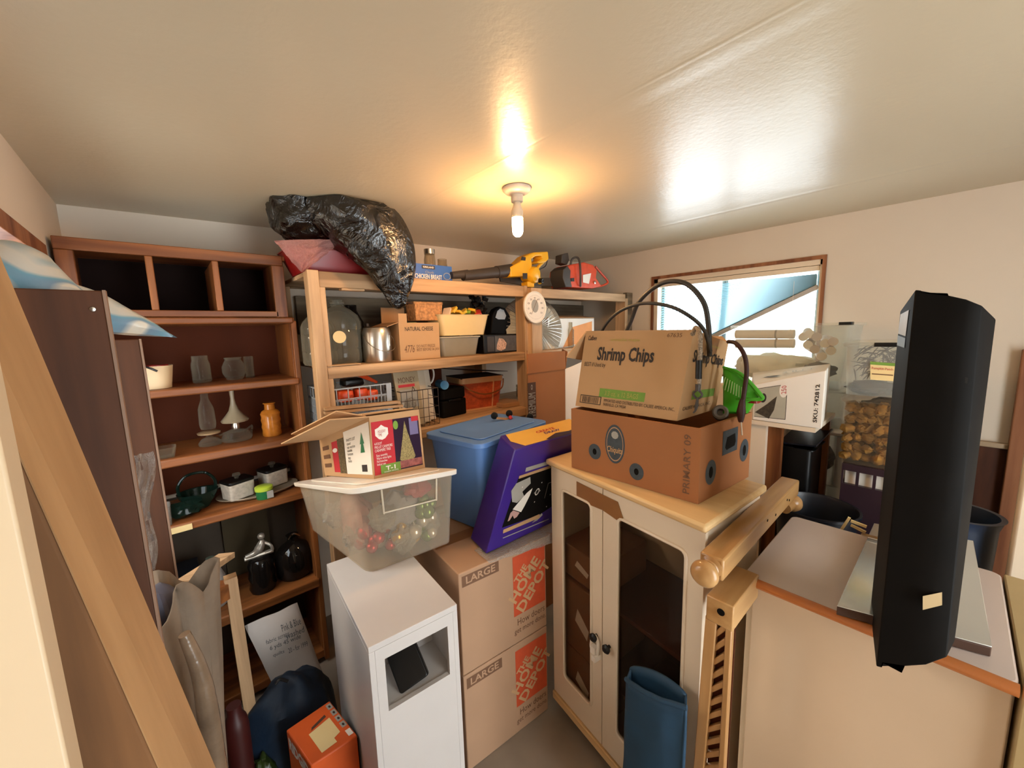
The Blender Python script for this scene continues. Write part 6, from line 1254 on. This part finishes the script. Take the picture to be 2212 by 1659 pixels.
def ctote(name, label, X, xl, xr, yt, yb, dep, mat=None, k=.9, z0=None, lid=True, lidm=None):
    yl, yr, zt_, zb_ = xslot(xl, xr, yt, yb, X); z0 = zb_ if z0 is None else z0; w = yl-yr; c = V(X+dep/2, (yl+yr)/2, z0)
    th = thing(name, label, 'storage tote', c); MB().tub(c, dep, w, zt_-z0-.008, k, .003, 0, .025, .010).build('tub_body', mat or M['clearpl'], th)
    if lid: MB().rslab(c+V(0, 0, zt_-z0-.010), dep+.025, w+.025, .014, .03).build('lid', lidm or mat or M['clearpl'], th, bevel=.003)
    return th, c, w, zt_
# tote A by the window with paper rolls
th, cA2, wA, zA = ctote('clear_tote', 'large clear tote of paper rolls in front of the window', 2.42, 1578, 1832, 702, 838, .40, z0=None)
MB().rslab(V(2.405, fx(1828, 698, 2.4).y, zA-.006), .05, .05, .014, .005).build('latch', M['black'], th, label='dark corner latch')
for i in range(2):
    p0, p1 = fx(1590, 722+20*i, 2.46), fx(1716, 722+20*i, 2.46); o = MB().cyl(p0, p1, .024, n=18).build('paper_roll', M['paper'], loc=p0); tag(o, ['upper', 'lower'][i]+' long paper roll lying in the large clear tote', 'paper roll', 'paper rolls in the large tote')
    WM[o.name] = Matrix.Translation(p0); MB().cyl(p0.lerp(p1, .7), p0.lerp(p1, .73), .025, n=18).build('band', M['sign'], o)
for i, (px, py) in enumerate(((1735, 728), (1748, 722), (1765, 728), (1782, 742), (1795, 758), (1760, 755), (1745, 745), (1775, 770), (1800, 738))):
    p0 = fx(px, py, 2.46); o = MB().cyl(p0, p0+V(.16, .02+.02*(i % 3), .01), .021, n=16).build('paper_roll', mk('roll_'+str(i), ['eadfce', 'f0e6d8', 'd8c4b4'][i % 3], .6), loc=p0); tag(o, 'small paper roll end-on in the right half of the large clear tote', 'paper roll', 'small paper rolls in the large tote')
puff('tissue_sheets', 'pale yellowish tissue folded in the bottom of the large clear tote', fx(1670, 790, 2.60), (.10, .20, .07), mk('tissue_pale', 'f0ead6', .8), .3, 3, 5, 'tissue'); puff('dark_cloth', 'dark grey cloth at the lower right of the large clear tote', fx(1770, 800, 2.52), (.05, .07, .04), M['twig'], .3, 3, 6, 'cloth')
ctote('clear_tote', 'second clear tote directly under the paper roll tote', 2.44, 1745, 1822, 842, 925, .36)
puff('maroon_cloth', 'maroon cloth inside the second clear tote', fx(1762, 905, 2.58), (.08, .06, .03), mk('maroon', '6a3438', .7), .3, 3, 7, 'cloth')
ctote('clear_tote', 'third clear tote with dark contents standing below the white carton', 2.40, 1738, 1816, 932, 1048, .36, z0=.72, lidm=M['whitepl'])
puff('dark_bundle', 'dark maroon bundle inside the third clear tote', fx(1765, 985, 2.52), (.08, .07, .07), mk('dark_maroon', '2c1c20', .6), .3, 3, 8, 'cloth')
tag(MB().bx(2.36, 2.84, fx(1820, 1050, 2.4).y-.02, fx(1730, 1050, 2.4).y+.02, 0, .70).build('grey_bin', M['dkgrey'], loc=(2.6, .45, 0), bevel=.01), 'dark grey bin carrying the stack of clear totes', 'bin')
tag(MB().bx(2.44, 2.86, .56, 1.02, 0, zA-.0-(zA-cA2.z)-.004).build('storage_chest', M['creamw'], loc=(2.6, .8, 0), bevel=.01), 'cream chest carrying the large clear tote of paper rolls', 'chest')
# tote D twigs, tote E cones, black lattice crate
th, cD, wD, zD = ctote('clear_tote', 'clear tote of grey twigs with a printed label left of the black housing', 2.12, 1822, 1960, 742, 858, .30)
MB().bx(2.10, 2.12, fx(1945, 745, 2.1).y, fx(1888, 745, 2.1).y, zD-.012, zD+.004).build('handle', M['black'], th, bevel=.003)
m = MB(); random.seed(21)
for i in range(90):
    p = V(2.16+random.uniform(0, .2), fx(random.uniform(1840, 1950), 800, 2.16).y, zD-.02-random.uniform(.01, .13)); d = V(random.gauss(0, 1), random.gauss(0, 1), random.gauss(0, .6)).normalized()*random.uniform(.02, .05); m.tube([p-d, p+V(0, 0, .006), p+d], [.0015, .003, .001], 5, 2)
o = m.build('twig_bundle', M['twig'], loc=(2.25, .22, cD.z)); tag(o, 'tangle of grey twigs inside the clear tote beside the black housing', 'twigs', kind='stuff')
puff('dark_moss', 'dark grey moss at the bottom of the twig tote', fx(1890, 838, 2.24), (.09, .09, .03), M['twig'], .3, 3, 9, 'moss')
q = (fx(1880, 820, 2.122), fx(1935, 824, 2.122), fx(1935, 785, 2.122), fx(1880, 781, 2.122)); o = MB().slab(list(q), .001).build('paper_sheet', M['creampl'], loc=q[0]); WM[o.name] = Matrix.Translation(q[0]); tag(o, 'printed cream paper sheet inside the twig tote', 'paper')
patch(o, 'green_band', q, (0, .84, 1, 1), M['inkgreen']); text(o, q, 'Pumpkin Patch', (.06, .55, .9, .72), M['inkred']); text(o, q, 'one two three and some\nmore small lines of text\nprinted on this sheet', (.06, .12, .9, .42), M['inkbrown']) if False else patch(o, 'text_band', q, (.06, .30, .9, .36), M['inkbrown'])
th, cE, wE, zE = ctote('clear_tote', 'clear tote filled with golden brown pine cones beside the black housing', 2.12, 1816, 1960, 866, 1012, .30, k=.93, mat=M['clear2'])
random.seed(31); K = 0; cone = None
for lz in range(6):
    for ly in range(6):
        for lx in range(2):
            p = V(2.155+lx*.07+random.uniform(-.01, .01), cE.y+(ly-2.5)*wE*.155+random.uniform(-.006, .006), cE.z+.03+lz*(zE-cE.z-.05)/5.6+random.uniform(-.006, .006))
            if cone is None:
                m = MB(); m.ball((0, 0, 0), (.018, .018, .024), 14, .5, 7, 3); cone = m.build('pine_cone', M['cork'], loc=(0, 0, 0)); tag(cone, 'golden brown pine cone in the clear tote beside the black housing', 'pine cone', 'pine cones in the clear tote'); o = cone
            else: o = cone.copy(); C.objects.link(o)
            o.location = p; o.rotation_euler = (random.uniform(0, 6), random.uniform(0, 6), 0); s = random.uniform(.85, 1.15); o.scale = (s, s, s)
puff('dark_backing', 'dark brown backing added behind the pine cones to darken their gaps', V(2.32, cE.y, (cE.z+zE)/2), (.07, .09, (zE-cE.z)*.46), mk('dark_backing_brown', '3a2614', .9, var=.3), .25, 3, 12, 'moss')  # backing added so the gaps between the cones look dark
yl, yr, zt_, zb_ = xslot(1815, 1930, 1012, 1090, 2.12)
lc_ = thing('lattice_crate', 'dark plum crate with square white openings under the pine cone tote', 'crate', (2.27, (yl+yr)/2, zb_-.3)); m = MB(); zc0, zc1 = fx(1860, 1052, 2.12).z, fx(1860, 1022, 2.12).z; plum = mk('plum_plastic', '2a1a22', .4)
MB().bx(2.12, 2.42, yr-.05, yl, 0, zc0).build('crate_body', plum, lc_); MB().bx(2.12, 2.42, yr-.05, yl, zc1, cE.z-.001).build('top_rim', plum, lc_)
ym = yl; wdt = yl-yr+.05
for i in range(5): y = yl-wdt*i/4.0; MB().bx(2.12, 2.13, y-.004 if i else y-.006, y+.006 if i else y, zc0, zc1).build('rib', plum, lc_)
MB().bx(2.14, 2.40, yr-.04, yl-.01, zc0, zc1).build('white_inside', M['white'], lc_, label='white paper showing through the openings')
# black bin with flap lid, blue tub, dark crate
A_ = fx(1678, 930, 2.1); 
bbn = thing('black_bin', 'glossy black bin with a bent lid under the long white carton', 'bin', (2.2, .45, 0)); y0_, y1_ = fx(1750, 970, 2.08).y, fx(1678, 970, 2.08).y
MB().tub((2.24, (y0_+y1_)/2, 0), .24, y1_-y0_, 1.08, .85, .004, 0, .02, .01).build('bin_body', M['black'], bbn)
MB().slab([V(2.10, y1_+.0, 1.10), V(2.08, y0_-.02, 1.115), V(2.36, y0_-.03, 1.14), V(2.36, y1_, 1.12)], .006).build('bent_lid', M['navyd'], bbn)
tb_ = thing('navy_tub', 'round navy plastic tub behind the laminate worktop', 'tub', (2.0, .36, 0)); cN = V(1.955, .33, .55)
MB().lathe([(.11, 0), (.138, .33), (.147, .335), (.147, .345), (.138, .345), (.131, .33), (.105, .01), (0, .01)], cN, 40).build('tub_body', M['navyd'], tb_); MB().lathe([(.12, -.55), (.12, 0), (0, 0)], cN, 24).build('tub_stand', M['dkgrey'], tb_)
tb2 = thing('navy_tub', 'dark blue curved plastic rim at the right of the black housing', 'tub', (2.05, -.06, 0)); cN = V(2.14, -.06, 0)
MB().lathe([(.08, 0), (.10, .90), (.11, .935), (.115, .94), (.10, .94), (.09, .90), (.075, .01), (0, .01)], cN, 36).build('tub_body', mk('navy_rim', '1c2a40', .4), tb2)
o = MB().bx(1.70, 2.05, -.02, .17, 0, .70).build('black_crate', M['blackm'], loc=(1.85, .07, 0), bevel=.01); tag(o, 'black crate just behind the laminate worktop', 'crate')
for i, (a, b) in enumerate((((1815, 1148), (1835, 1118)), ((1838, 1125), (1872, 1138)), ((1838, 1134), (1870, 1150)))):
    o = MB().beam(fx(*a, 1.70), fx(*b, 1.70), .008, .008).build('yellow_stick', M['creampl'], loc=fx(*a, 1.70)); tag(o, ['upright', 'upper', 'lower'][i]+' short pale stick behind the worktop by the black housing', 'stick')
